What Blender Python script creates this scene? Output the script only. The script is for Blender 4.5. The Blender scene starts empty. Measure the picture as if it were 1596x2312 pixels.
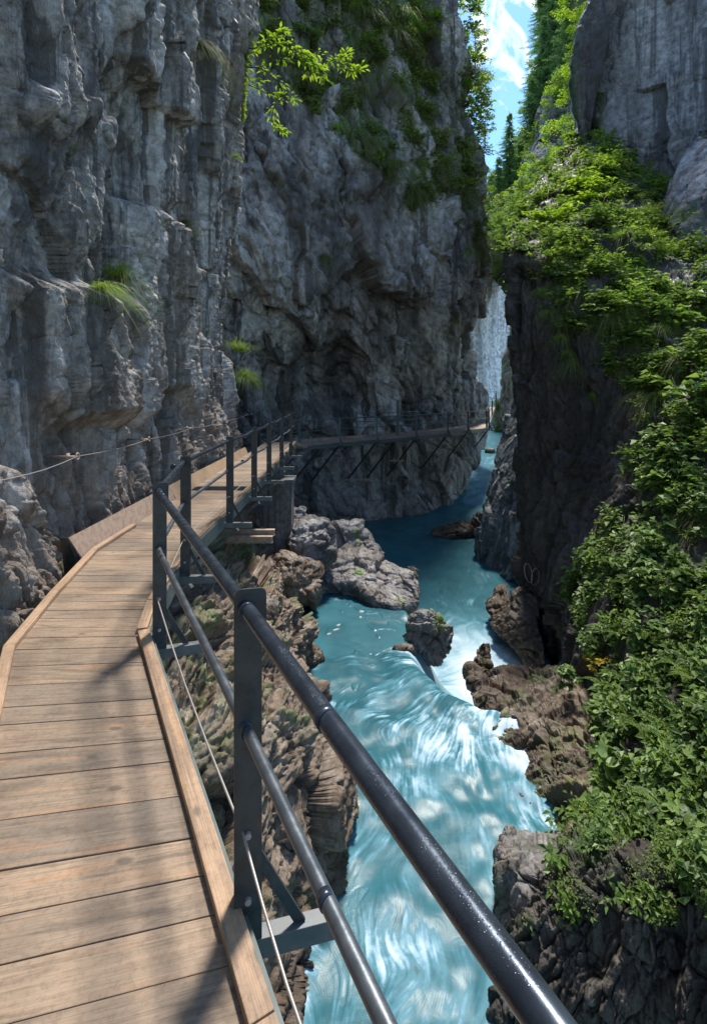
import bpy, math, random
import numpy as np
from mathutils import Vector, Matrix

R = math.radians
random.seed(7)
rng = np.random.default_rng(11)
sc = bpy.context.scene
COL = sc.collection

# ------------------------------------------------------------------ camera
F, CX, HY, EYE = 1130.0, 798.0, 875.0, 1.777      # focal length / horizon in photo pixels, eye height above the deck
def P(px, py, d):
    return ((px - CX) / F * d, d, EYE - (py - HY) / F * d)
cam = bpy.data.cameras.new('camera')
cam.sensor_fit = 'HORIZONTAL'; cam.sensor_width = 24.0
cam.lens = 24.0 * F / 1596.0
cam.shift_y = -(1156.0 - HY) / 1596.0
cam.clip_start = 0.05; cam.clip_end = 5000
co = bpy.data.objects.new('camera', cam); COL.objects.link(co)
co.location = (0, 0, EYE); co.rotation_euler = (R(90), 0, 0)
sc.camera = co

# ------------------------------------------------------------------ light
SUN_AZ, SUN_EL = 17.0, 61.0            # azimuth to the right of the view direction
world = bpy.data.worlds.new('World'); sc.world = world; world.use_nodes = True
nt = world.node_tree; nt.nodes.clear()
def wn(t, **k):
    n = nt.nodes.new(t)
    for a, b in k.items(): setattr(n, a, b)
    return n
out = wn('ShaderNodeOutputWorld'); bg = wn('ShaderNodeBackground'); bg.inputs['Strength'].default_value = 0.15
sky = wn('ShaderNodeTexSky', sky_type='NISHITA'); sky.sun_disc = False
sky.sun_elevation = R(SUN_EL); sky.sun_rotation = R(SUN_AZ); sky.altitude = 1000; sky.air_density = 1.3; sky.dust_density = 0.6; sky.ozone_density = 2.5
tcw = wn('ShaderNodeTexCoord'); mpw = wn('ShaderNodeMapping'); mpw.inputs['Scale'].default_value = (1, 1, 1.0); mpw.inputs['Rotation'].default_value = (0.3, 0.5, 0.2)
nz = wn('ShaderNodeTexNoise'); nz.inputs['Scale'].default_value = 11; nz.inputs['Detail'].default_value = 9; nz.inputs['Roughness'].default_value = 0.6; nz.inputs['Distortion'].default_value = 0.5
rmp = wn('ShaderNodeValToRGB'); rmp.color_ramp.elements[0].position = 0.55; rmp.color_ramp.elements[1].position = 0.65
mixw = wn('ShaderNodeMix', data_type='RGBA'); mixw.inputs['B'].default_value = (5.4, 5.3, 5.2, 1)
nt.links.new(tcw.outputs['Generated'], mpw.inputs['Vector']); nt.links.new(mpw.outputs[0], nz.inputs['Vector'])
nt.links.new(nz.outputs[0], rmp.inputs[0]); nt.links.new(rmp.outputs[0], mixw.inputs['Factor'])
tint = wn('ShaderNodeMix', data_type='RGBA', blend_type='MULTIPLY'); tint.inputs['Factor'].default_value = 1; tint.inputs['B'].default_value = (.62, .83, .95, 1); nt.links.new(sky.outputs[0], tint.inputs['A']); nt.links.new(tint.outputs['Result'], mixw.inputs['A']); nt.links.new(mixw.outputs['Result'], bg.inputs['Color']); nt.links.new(bg.outputs[0], out.inputs['Surface'])
sl = bpy.data.lights.new('sun', 'SUN'); sl.energy = 3.4; sl.angle = R(8); sl.color = (1, 0.95, 0.87)
so = bpy.data.objects.new('sun', sl); COL.objects.link(so)
sd = Vector((math.sin(R(SUN_AZ)) * math.cos(R(SUN_EL)), math.cos(R(SUN_AZ)) * math.cos(R(SUN_EL)), math.sin(R(SUN_EL))))
so.rotation_euler = sd.to_track_quat('Z', 'Y').to_euler(); so.location = (0, 0, 40)
sc.view_settings.view_transform = 'Standard'; sc.view_settings.look = 'None'
sc.view_settings.gamma = 1.0; sc.view_settings.exposure = 0.92
sc.cycles.max_bounces = 5; sc.cycles.diffuse_bounces = 3; sc.cycles.glossy_bounces = 2; sc.cycles.transmission_bounces = 3; sc.cycles.transparent_max_bounces = 4

# ------------------------------------------------------------------ numpy noise
def _h(ix, iy, iz, s):
    n = (ix.astype(np.int64) * 374761393 + iy.astype(np.int64) * 668265263 + iz.astype(np.int64) * 1274126177 + s * 974634777) & 0xffffffff
    n = ((n ^ (n >> 13)) * 1274126177) & 0xffffffff
    n = ((n ^ (n >> 16)) * 2246822519) & 0xffffffff
    return (((n ^ (n >> 15)) & 0xffffff) / 16777215.0).astype(np.float32)
def vnoise(p, s=0):
    i = np.floor(p).astype(np.int64); f = (p - i).astype(np.float32); f = f * f * f * (f * (f * 6 - 15) + 10)
    r = 0
    for a in (0, 1):
        for b in (0, 1):
            for c in (0, 1):
                w = (f[:, 0] if a else 1 - f[:, 0]) * (f[:, 1] if b else 1 - f[:, 1]) * (f[:, 2] if c else 1 - f[:, 2])
                r = r + w * _h(i[:, 0] + a, i[:, 1] + b, i[:, 2] + c, s)
    return r * 2 - 1
def fbm(p, o=4, s=0, g=0.5):
    r = 0; a = 1.0; t = 0
    for k in range(o):
        r = r + a * vnoise(p * (2.03 ** k) + k * 17.3, s + k); t += a; a *= g
    return r / t
def vnoise2(x, y, s=0):
    ix = np.floor(x).astype(np.int64); iy = np.floor(y).astype(np.int64); fx = (x - ix); fy = (y - iy)
    fx = fx * fx * (3 - 2 * fx); fy = fy * fy * (3 - 2 * fy); z = np.zeros_like(ix)
    return ((1 - fx) * (1 - fy) * _h(ix, iy, z, s) + fx * (1 - fy) * _h(ix + 1, iy, z, s) + (1 - fx) * fy * _h(ix, iy + 1, z, s) + fx * fy * _h(ix + 1, iy + 1, z, s)) * 2 - 1
def facets(p, s=0, tilt=1.0):
    """fractured-rock height: every cell has its own level and tilt; also returns crack closeness"""
    i0 = np.floor(p - 0.5).astype(np.int64)
    d1 = np.full(len(p), 9e9, np.float32); d2 = d1.copy(); val = np.zeros(len(p), np.float32)
    for a in (0, 1):
        for b in (0, 1):
            for c in (0, 1):
                ix, iy, iz = i0[:, 0] + a, i0[:, 1] + b, i0[:, 2] + c
                q = np.stack([ix + .5 + (_h(ix, iy, iz, s) - .5) * .8, iy + .5 + (_h(ix, iy, iz, s + 1) - .5) * .8, iz + .5 + (_h(ix, iy, iz, s + 2) - .5) * .8], 1)
                v = p - q; d = (v * v).sum(1).astype(np.float32)
                h = (_h(ix, iy, iz, s + 3) - .5) + tilt * ((_h(ix, iy, iz, s + 4) - .5) * v[:, 0] + (_h(ix, iy, iz, s + 5) - .5) * v[:, 1] + (_h(ix, iy, iz, s + 6) - .5) * v[:, 2])
                near = d < d1
                d2 = np.where(near, d1, np.minimum(d2, d)); val = np.where(near, h, val); d1 = np.where(near, d, d1)
    e = np.sqrt(d2) - np.sqrt(d1)
    return val.astype(np.float32), e
def sstep(a, b, x):
    t = np.clip((x - a) / (b - a), 0, 1); return t * t * (3 - 2 * t)
def rockdisp(p, specs, seed=0, fine=0.012, fs=9.0, warp=0.35, rot=None):
    """specs: list of (size xy, size z, amplitude, crack depth)"""
    q = p.astype(np.float32)
    if rot is not None: q = q @ np.array(Matrix.Rotation(rot[0], 3, rot[1]), np.float32).T
    w = np.stack([fbm(q * .7 + 5, 2, seed + 50), fbm(q * .7 + 31, 2, seed + 60), fbm(q * .7 + 77, 2, seed + 70)], 1) * warp
    q2 = q + w; r = 0
    for k, (sx, sz, amp, crack) in enumerate(specs):
        n, e = facets(q2 / np.array([sx, sx, sz], np.float32), seed + 10 * k, 1.3)
        r = r + amp * n - crack * (1 - sstep(0, .13, e))
        q2 = q2 + .15 * sx * np.stack([n, -n, n], 1)
    r = r + fine * fbm(q * fs, 4, seed + 90, .6)
    return r

# ------------------------------------------------------------------ mesh helpers
def mk_mesh(name, verts, faces, mat=None, smooth=True, attrs=None):
    """verts (N,3), faces (M,k) array"""
    me = bpy.data.meshes.new(name)
    v = np.asarray(verts, np.float32); f = np.asarray(faces, np.int32); k = f.shape[1]
    me.vertices.add(len(v)); me.vertices.foreach_set('co', v.ravel())
    me.loops.add(f.size); me.loops.foreach_set('vertex_index', f.ravel())
    me.polygons.add(len(f)); me.polygons.foreach_set('loop_start', np.arange(0, f.size, k, dtype=np.int32))
    me.polygons.foreach_set('loop_total', np.full(len(f), k, np.int32))
    me.polygons.foreach_set('use_smooth', np.full(len(f), smooth, bool))
    for an, (typ, arr) in (attrs or {}).items():
        a = me.attributes.new(an, typ, 'POINT')
        a.data.foreach_set('value' if typ == 'FLOAT' else 'vector', np.asarray(arr, np.float32).ravel())
    me.update(calc_edges=True)
    if mat: me.materials.append(mat)
    return me
def link(name, me, parent=None, loc=None):
    o = bpy.data.objects.new(name, me); COL.objects.link(o)
    if parent: o.parent = parent
    if loc is not None: o.location = loc
    return o
def tag(o, label=None, cat=None, group=None, kind=None):
    if label: o['label'] = label
    if cat: o['category'] = cat
    if group: o['group'] = group
    if kind: o['kind'] = kind
    return o
def empty(name, loc=(0, 0, 0), rz=0):
    o = bpy.data.objects.new(name, None); COL.objects.link(o); o.location = loc; o.rotation_euler = (0, 0, rz); o.empty_display_size = .1
    return o
def catmull(G, nu, axis):
    n = G.shape[axis]; t = np.linspace(0, n - 1 - 1e-6, nu) if np.isscalar(nu) else np.clip(np.asarray(nu, float), 0, n - 1 - 1e-6); nu = len(t); i = np.floor(t).astype(int); f = t - i
    g = lambda k: np.take(G, np.clip(i + k, 0, n - 1), axis)
    sh = [1] * G.ndim; sh[axis] = nu; f = f.reshape(sh)
    p0, p1, p2, p3 = g(-1), g(0), g(1), g(2)
    return p1 + .5 * f * (p2 - p0 + f * (2 * p0 - 5 * p1 + 4 * p2 - p3 + f * (3 * (p1 - p2) + p3 - p0)))
def grid_faces(nr, nc):
    a = np.arange(nr * nc).reshape(nr, nc)
    return np.stack([a[:-1, :-1], a[1:, :-1], a[1:, 1:], a[:-1, 1:]], -1).reshape(-1, 4)
def grid_normals(S):
    du = np.gradient(S, axis=1); dv = np.gradient(S, axis=0); n = np.cross(dv, du)
    n /= np.linalg.norm(n, axis=2, keepdims=True) + 1e-9
    return n
SURF = {}
def project(p):
    d = np.maximum(p[..., 1], .05)
    return p[..., 0] / d * F + CX, HY - (p[..., 2] - EYE) / d * F
def surface(name, G, nr, nc, mat, disp, kind='structure', attrf=None, toward=(0, 0, EYE), smooth=True, label=None, cat=None, group=None, extra=None):
    """control grid of world points -> dense displaced sheet"""
    G = np.array(G, float)
    S = catmull(catmull(G, nr, 0), nc, 1); nr, nc = S.shape[:2]
    n = grid_normals(S)
    if (n * (np.array(toward) - S)).sum() < 0: n = -n
    # smooth the normals a little so displaced folds do not cross
    for _ in range(6):
        n[1:-1] = (n[:-2] + n[1:-1] + n[2:]) / 3; n[:, 1:-1] = (n[:, :-2] + n[:, 1:-1] + n[:, 2:]) / 3
    n /= np.linalg.norm(n, axis=2, keepdims=True) + 1e-9
    p = S.reshape(-1, 3); nn = n.reshape(-1, 3)
    dsp = disp(p)
    if extra is not None: dsp = dsp + extra(p)
    q = p + nn * dsp[:, None]
    at = {}
    veg = attrf(q) if attrf else np.zeros(len(q))
    at['veg'] = ('FLOAT', veg)
    Q = q.reshape(nr, nc, 3); n2 = grid_normals(Q); 
    if (n2 * n).sum() < 0: n2 = -n2
    SURF[name] = (q, n2.reshape(-1, 3), veg, nr, nc)
    loc = np.zeros(3) if kind == 'structure' else q.mean(0)
    o = link(name.split('|')[0], mk_mesh(name.split('|')[0], q - loc, grid_faces(nr, nc), mat, smooth, at), loc=tuple(loc))
    tag(o, label, cat, group, kind if kind == 'structure' else None)
    return o

# ------------------------------------------------------------------ materials
class NT:
    def __init__(s, name):
        s.m = bpy.data.materials.new(name); s.m.use_nodes = True; s.t = s.m.node_tree; s.t.nodes.clear()
        s.out = s.n('ShaderNodeOutputMaterial'); s.b = s.n('ShaderNodeBsdfPrincipled'); s.l(s.b.outputs[0], s.out.inputs[0])
        s.tc = s.n('ShaderNodeTexCoord')
    def n(s, t, ins=None, **k):
        x = s.t.nodes.new(t)
        for a, b in k.items(): setattr(x, a, b)
        for a, b in (ins or {}).items(): s.set(x.inputs[a], b)
        return x
    def set(s, sock, v):
        if hasattr(v, 'is_linked') or isinstance(v, bpy.types.NodeSocket): s.l(v, sock)
        else:
            if isinstance(v, tuple) and len(v) == 3 and sock.type == 'RGBA': v = v + (1,)
            sock.default_value = v
    def l(s, a, b): s.t.links.new(a, b)
    def coord(s, scale=(1, 1, 1), rot=(0, 0, 0), src=None):
        return s.n('ShaderNodeMapping', {'Vector': src if src is not None else s.geo(), 'Scale': scale, 'Rotation': rot}).outputs[0]
    def geo(s): return s.n('ShaderNodeNewGeometry').outputs['Position']
    def noise(s, vec, scale, detail=5, rough=.55, dist=0):
        return s.n('ShaderNodeTexNoise', {'Vector': vec, 'Scale': scale, 'Detail': detail, 'Roughness': rough, 'Distortion': dist}).outputs[0]
    def ramp(s, fac, stops):
        x = s.n('ShaderNodeValToRGB', {'Fac': fac}); e = x.color_ramp.elements
        while len(e) < len(stops): e.new(.5)
        for el, (p, c) in zip(e, stops): el.position = p; el.color = (c + (1,)) if isinstance(c, tuple) else (c, c, c, 1)
        return x.outputs[0]
    def mix(s, fac, a, b, mode='MIX'):
        x = s.n('ShaderNodeMix', data_type='RGBA', blend_type=mode); s.set(x.inputs['Factor'], fac); s.set(x.inputs['A'], a); s.set(x.inputs['B'], b); return x.outputs['Result']
    def math(s, op, a, b=0.0):
        x = s.n('ShaderNodeMath', operation=op); s.set(x.inputs[0], a); s.set(x.inputs[1], b); return x.outputs[0]
    def attr(s, name, which='Fac'): return s.n('ShaderNodeAttribute', attribute_name=name).outputs[which]
    def bump(s, h, strength=.5, dist=.02, prev=None):
        x = s.n('ShaderNodeBump', {'Height': h, 'Strength': strength, 'Distance': dist})
        if prev is not None: s.l(prev, x.inputs['Normal'])
        return x.outputs[0]
    def fin(s, color, rough, normal=None, **k):
        s.set(s.b.inputs['Base Color'], color); s.set(s.b.inputs['Roughness'], rough)
        if normal is not None: s.l(normal, s.b.inputs['Normal'])
        for a, b in k.items(): s.set(s.b.inputs[a.replace('_', ' ')], b)
        return s.m

def rock_mat(name, light, mid, dark, stain, s=1.0, streak=.5, wet=0.0, stain_amt=.4, moss=(.05, .075, .018), bump=.6, bd=.03, vert=(1, 1, .35), stain_z=None, wet_z=None):
    N = NT(name); g = N.geo()
    c1 = N.noise(N.coord(vert), .9 * s, 6, .65, .6)
    col = N.ramp(c1, [(.3, dark), (.46, mid), (.62, light), (.8, tuple(min(1, v * 1.25) for v in light))])
    c2 = N.noise(N.coord((1, 1, 1)), 7 * s, 5, .7, .3)
    col = N.mix(.9, col, N.ramp(c2, [(.32, (.32, .31, .30)), (.5, (.9, .9, .9)), (.66, (1.45, 1.45, 1.45))]), 'MULTIPLY')
    st = N.noise(N.coord((3.2, 3.2, .16)), 1.1 * s, 6, .6, .4)
    col = N.mix(N.math('MULTIPLY', N.ramp(st, [(.5, 0.0), (.58, 1.0)]), streak), col, tuple(v * .22 for v in mid))
    sn = N.noise(N.coord((1, 1, .5)), .55 * s, 6, .65, .5)
    sf = N.math('MULTIPLY', N.ramp(sn, [(.45, 0.0), (.62, 1.0)]), stain_amt)
    if stain_z is not None:
        z = N.n('ShaderNodeSeparateXYZ', {0: g}).outputs[2]
        zf = N.n('ShaderNodeMapRange', {0: z, 1: stain_z[0], 2: stain_z[1], 3: 1.0, 4: 0.0}).outputs[0]
        sf = N.math('MAXIMUM', sf, N.math('MULTIPLY', zf, N.ramp(sn, [(.32, .25), (.58, 1.0)])))
    col = N.mix(sf, col, N.mix(N.noise(g, 12 * s, 5), stain, tuple(v * .5 for v in stain)))
    if wet_z is not None:
        zw_ = N.n('ShaderNodeSeparateXYZ', {0: g}).outputs[2]
        wf = N.n('ShaderNodeMapRange', {0: N.math('ADD', zw_, N.math('MULTIPLY', N.noise(g, 3, 4), .35)), 1: wet_z[0], 2: wet_z[1], 3: .72, 4: 0.0}).outputs[0]
        col = N.mix(wf, col, N.mix(1.0, col, (.30, .27, .22), 'MULTIPLY'))
    v = N.n('ShaderNodeTexVoronoi', {'Vector': N.coord((1, 1, .6)), 'Scale': 26 * s}, feature='DISTANCE_TO_EDGE').outputs[0]
    mossn = N.math('MULTIPLY', N.attr('veg'), N.ramp(N.noise(g, 4 * s, 6, .7), [(.4, 0.0), (.55, 1.0)]))
    col = N.mix(mossn, col, N.mix(N.noise(g, 18 * s, 4), moss, tuple(v_ * 1.8 for v_ in moss)))
    h1 = N.noise(N.coord((1, 1, .45)), 7 * s, 7, .74, .3); h2 = N.noise(g, 60 * s, 3, .7)
    nrm = N.bump(h1, bump, bd); nrm = N.bump(N.ramp(v, [(0, 0.0), (.12, 1.0)]), bump * .35, bd * .3, nrm); nrm = N.bump(h2, bump * .6, bd * .2, nrm)
    rough = .85 if wet == 0 else N.mix(N.ramp(N.noise(g, 2.5 * s, 5), [(.35, 1.0), (.6, 0.0)]), (.8,) * 3, (1 - wet,) * 3)
    return N.fin(col, rough, nrm, Specular_IOR_Level=.5)

M = {}
M['rock_left'] = rock_mat('left_cliff_rock', (.50, .465, .43), (.25, .225, .20), (.060, .053, .047), (.26, .175, .11), 1.0, .85, .45, .42, bump=.9, bd=.05, stain_z=(-.5, 2.2))
M['rock_back'] = rock_mat('back_cliff_rock', (.44, .41, .38), (.195, .178, .162), (.042, .038, .035), (.21, .155, .105), .35, .85, .35, .38, moss=(.05, .085, .02), bd=.10)
M['rock_dark_shade'] = rock_mat('dark_rock_painted_shade', (.095, .080, .066), (.038, .031, .025), (.014, .012, .010), (.07, .046, .028), .8, .6, .55, .3, moss=(.03, .05, .012), bd=.05)  # albedo lowered so the colour carries the shadow on the right wall
M['rock_brown'] = rock_mat('brown_river_rock', (.30, .24, .175), (.14, .097, .062), (.038, .028, .02), (.20, .11, .052), 1.6, .3, .72, .5, moss=(.06, .09, .02), bump=.7, bd=.03, vert=(1, 1, .8), wet_z=(-3.25, -2.9))
M['rock_boulder'] = rock_mat('boulder_rock', (.27, .255, .24), (.145, .13, .12), (.055, .048, .044), (.30, .20, .12), 1.4, .2, .65, .3, moss=(.08, .12, .02), bump=.7, bd=.03, vert=(1, 1, .8))
M['rock_grey'] = rock_mat('grey_wall_rock', (.36, .35, .355), (.22, .213, .22), (.10, .097, .10), (.24, .20, .16), .5, .7, .0, .2, bd=.12, bump=.9, vert=(1, 1, .3))
M['rock_painted_sun'] = rock_mat('far_rock_painted_sun', (.95, .95, .95), (.85, .85, .86), (.72, .72, .74), (.8, .72, .6), .22, .35, .0, .1, bd=.1, bump=.4, vert=(3, 3, .08))  # near-white albedo stands in for sunlight on the far wall
M['rock_blue_light'] = rock_mat('wet_rock_blue_light', (.30, .32, .31), (.18, .195, .19), (.08, .085, .085), (.2, .15, .1), .8, .8, .5, .25, bd=.05, vert=(1, 1, .3))  # bluish light on the buttress is put into the base colour
M['hill'] = rock_mat('hill_ground', (.13, .17, .05), (.08, .12, .03), (.05, .07, .02), (.3, .28, .25), .15, .0, .0, .25, bd=.3)

def wood_mat(name, a, b, dark, knots=True):
    N = NT(name); v = N.attr('pc', 'Vector'); sx = N.n('ShaderNodeSeparateXYZ', {0: v})
    col = N.mix(sx.outputs[2], a, b)
    mp = N.n('ShaderNodeMapping', {'Vector': v, 'Scale': (1.6, 62, 40)}).outputs[0]
    gr = N.noise(mp, 1.6, 7, .7, 1.0)
    col = N.mix(.8, col, N.ramp(gr, [(.3, (.42, .38, .34)), (.5, (.98, .96, .93)), (.7, (1.35, 1.27, 1.18))]), 'MULTIPLY')
    st = N.noise(N.n('ShaderNodeMapping', {'Vector': v, 'Scale': (1.1, 7, 9)}).outputs[0], 2.2, 5, .6, .6)
    col = N.mix(N.math('MULTIPLY', N.ramp(st, [(.5, 0.0), (.68, 1.0)]), .7), col, dark)
    orr = N.noise(N.n('ShaderNodeMapping', {'Vector': v, 'Scale': (.8, 14, 13)}).outputs[0], 2.0, 4, .6, .8)
    col = N.mix(N.math('MULTIPLY', N.ramp(orr, [(.56, 0.0), (.68, 1.0)]), .35), col, tuple(min(1, x * y) for x, y in zip(a, (1.45, .95, .55))))
    big = N.noise(N.geo(), 1.7, 4, .6, .4)
    col = N.mix(.8, col, N.ramp(big, [(.32, (.58, .55, .52)), (.5, (.95, .93, .9)), (.65, (1.15, 1.12, 1.08))]), 'MULTIPLY')
    col = N.mix(.5, col, N.ramp(N.noise(N.geo(), 38, 4, .7), [(.35, (.6, .58, .56)), (.5, (1, 1, 1)), (.7, (1.15, 1.15, 1.15))]), 'MULTIPLY')
    if knots:
        kv = N.n('ShaderNodeMapping', {'Vector': v, 'Scale': (3.2, 6.5, 31)}).outputs[0]
        k = N.n('ShaderNodeTexVoronoi', {'Vector': kv, 'Scale': 1.0, 'Randomness': 1.0}).outputs[0]
        col = N.mix(N.math('MULTIPLY', N.ramp(k, [(.07, 1.0), (.13, 0.0)]), .85), col, tuple(x * .3 for x in a))
    nrm = N.bump(gr, .35, .004); nrm = N.bump(N.noise(N.geo(), 260, 3), .2, .002, nrm)
    return N.fin(col, .62, nrm)
M['wood'] = wood_mat('weathered_planks', (.31, .222, .148), (.195, .150, .110), (.085, .060, .042))
M['wood_new'] = wood_mat('kerb_timber', (.42, .29, .185), (.36, .24, .15), (.22, .145, .095))
M['wood_far'] = wood_mat('far_planks', (.34, .255, .205), (.27, .205, .17), (.18, .135, .11), False)

def metal_mat(name, base, spots, rough, metallic, rust=.3, drops=False):
    N = NT(name); g = N.geo()
    n = N.noise(g, 14, 6, .65); c = N.mix(N.ramp(n, [(.4, 0.0), (.65, 1.0)]), base, spots)
    r = N.noise(g, 6, 8, .7, .5); c = N.mix(N.math('MULTIPLY', N.ramp(r, [(.58, 0.0), (.7, 1.0)]), rust), c, (.22, .10, .045))
    nrm = N.bump(N.noise(g, 90, 4), .15, .002)
    rr = N.ramp(n, [(.3, rough * .75), (.7, min(1, rough * 1.35))])
    if drops:
        d = N.n('ShaderNodeTexVoronoi', {'Vector': g, 'Scale': 230.0}).outputs[0]
        dm = N.math('MULTIPLY', N.ramp(d, [(.10, 1.0), (.28, 0.0)]), N.ramp(N.noise(g, 5, 3), [(.5, 0.0), (.6, 1.0)]))
        nrm = N.bump(dm, .4, .002, nrm)
    return N.fin(c, rr, nrm, Metallic=metallic)
M['steel_post'] = metal_mat('dark_painted_steel', (.035, .038, .040), (.060, .062, .062), .45, .35, .25)
M['steel_rail'] = metal_mat('dark_blue_rail_steel', (.040, .050, .066), (.060, .075, .095), .26, .55, .05, True)
M['steel_tube'] = metal_mat('grey_tube_steel', (.10, .115, .13), (.15, .165, .18), .34, .6, .12)
M['steel_flat'] = metal_mat('worn_steel_beam', (.10, .11, .115), (.16, .16, .155), .5, .4, .6)
M['steel_green'] = metal_mat('green_painted_steel', (.075, .095, .09), (.12, .14, .13), .55, .2, .4)
M['steel_far'] = metal_mat('far_rail_paint', (.055, .09, .09), (.09, .13, .125), .45, .3, .15)
M['steel_rust'] = metal_mat('rusty_sheet_steel', (.46, .34, .26), (.30, .20, .14), .55, .3, .7)
M['cable'] = metal_mat('galvanised_cable', (.40, .37, .34), (.30, .27, .24), .45, .5, .5)
M['concrete'] = rock_mat('old_concrete', (.22, .205, .19), (.15, .14, .13), (.08, .075, .07), (.17, .11, .07), 1.2, .6, 0, .5, bump=.3, bd=.01)

def leaf_mat(name, cols, trans=.45, rough=.58):
    N = NT(name)
    r = N.n('ShaderNodeObjectInfo').outputs['Random']; a = N.attr('rnd')
    c = N.ramp(a, [(i / max(1, len(cols) - 1), c) for i, c in enumerate(cols)])
    c = N.mix(.35, c, N.ramp(r, [(0, (.6, .7, .6)), (1, (1.35, 1.25, 1.1))]), 'MULTIPLY')
    N.fin(c, rough, None)
    tr = N.n('ShaderNodeBsdfTranslucent', {'Color': N.mix(.5, c, (1.6, 1.7, .7), 'MULTIPLY')})
    mx = N.n('ShaderNodeMixShader', {0: trans}); N.l(N.b.outputs[0], mx.inputs[1]); N.l(tr.outputs[0], mx.inputs[2]); N.l(mx.outputs[0], N.out.inputs[0])
    return N.m
M['leaf'] = leaf_mat('shrub_leaf', [(.045, .085, .015), (.095, .16, .025), (.16, .25, .04), (.25, .34, .06)])
M['leaf_bright'] = leaf_mat('bright_leaf', [(.14, .24, .02), (.22, .34, .03), (.32, .40, .04)], .6)
M['leaf_cool'] = leaf_mat('cool_leaf', [(.045, .085, .018), (.11, .19, .04), (.24, .34, .08)], .35, .5)
M['leaf_olive'] = leaf_mat('olive_leaf', [(.10, .13, .035), (.17, .22, .06), (.30, .34, .10)], .45, .6)
M['grass'] = leaf_mat('grass_blade', [(.13, .20, .03), (.19, .30, .04), (.27, .40, .06), (.30, .26, .10)], .5)
M['grass_dry'] = leaf_mat('dry_grass_blade', [(.10, .14, .035), (.16, .19, .05), (.26, .20, .09)], .4, .6)
M['needle_haze'] = leaf_mat('needle_spray_hazed', [(.09, .17, .08), (.14, .25, .10), (.22, .35, .14)], .5, .6)  # greens lightened so the colour carries the haze on far spruces
M['tree_leaf'] = leaf_mat('far_tree_leaf', [(.10, .17, .03), (.17, .26, .045), (.26, .34, .06)], .5)
M['autumn'] = leaf_mat('yellow_leaf', [(.2, .3, .03), (.45, .38, .04), (.5, .25, .05)], .6)
nb = NT('bark'); M['bark'] = nb.fin(nb.ramp(nb.noise(nb.coord((4, 4, .8)), 3, 6), [(.3, (.05, .04, .03)), (.7, (.14, .11, .085))]), .9)

# ================================================================== river
ysC = [-4, 0, 2, 3.4, 4.2, 5.0, 5.6, 6.4, 7.1, 7.8, 8.3, 9.0, 9.6, 10.2, 10.8, 11.6, 12.4, 13.4, 15, 18, 21]
wl = [-.9, -.9, -.75, -.62, -.52, -.34, -.10, -.06, -.34, -.72, -1.0, -.95, -.72, -.95, -1.12, -1.25, -1.38, -1.5, -1.9, -2.6, -3.2]
WD = np.array([0, 9, 12, 22, 26, 32, 38, 50, 75, 140]); WL = np.array([6.6, 6.6, 6.6, 6.65, 6.6, 5.9, 5.45, 4.9, 4.2, 4.0])
def wlow(y): return EYE - np.interp(y, WD, WL)
UP = EYE - 5.3
LIP = np.array([(-6, 14.5), (-.5, 13.6), (1.2, 12.6), (1.35, 11.2), (1.2, 10.2), (1.25, 9.5), (1.6, 8.75), (2.1, 8.3), (3.0, 8.1), (7, 8.6)])
def lipdist(x, y):
    best = np.full(x.shape, 9e9); sgn = np.ones(x.shape)
    for a, b in zip(LIP[:-1], LIP[1:]):
        d = b - a; t = np.clip(((x - a[0]) * d[0] + (y - a[1]) * d[1]) / (d @ d), 0, 1)
        qx, qy = x - a[0] - t * d[0], y - a[1] - t * d[1]; r = np.hypot(qx, qy)
        s = np.sign(d[0] * (y - a[1]) - d[1] * (x - a[0])); m = r < best
        best = np.where(m, r, best); sgn = np.where(m, s, sgn)
    return best * sgn            # positive beyond the lip (lower river)
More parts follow.
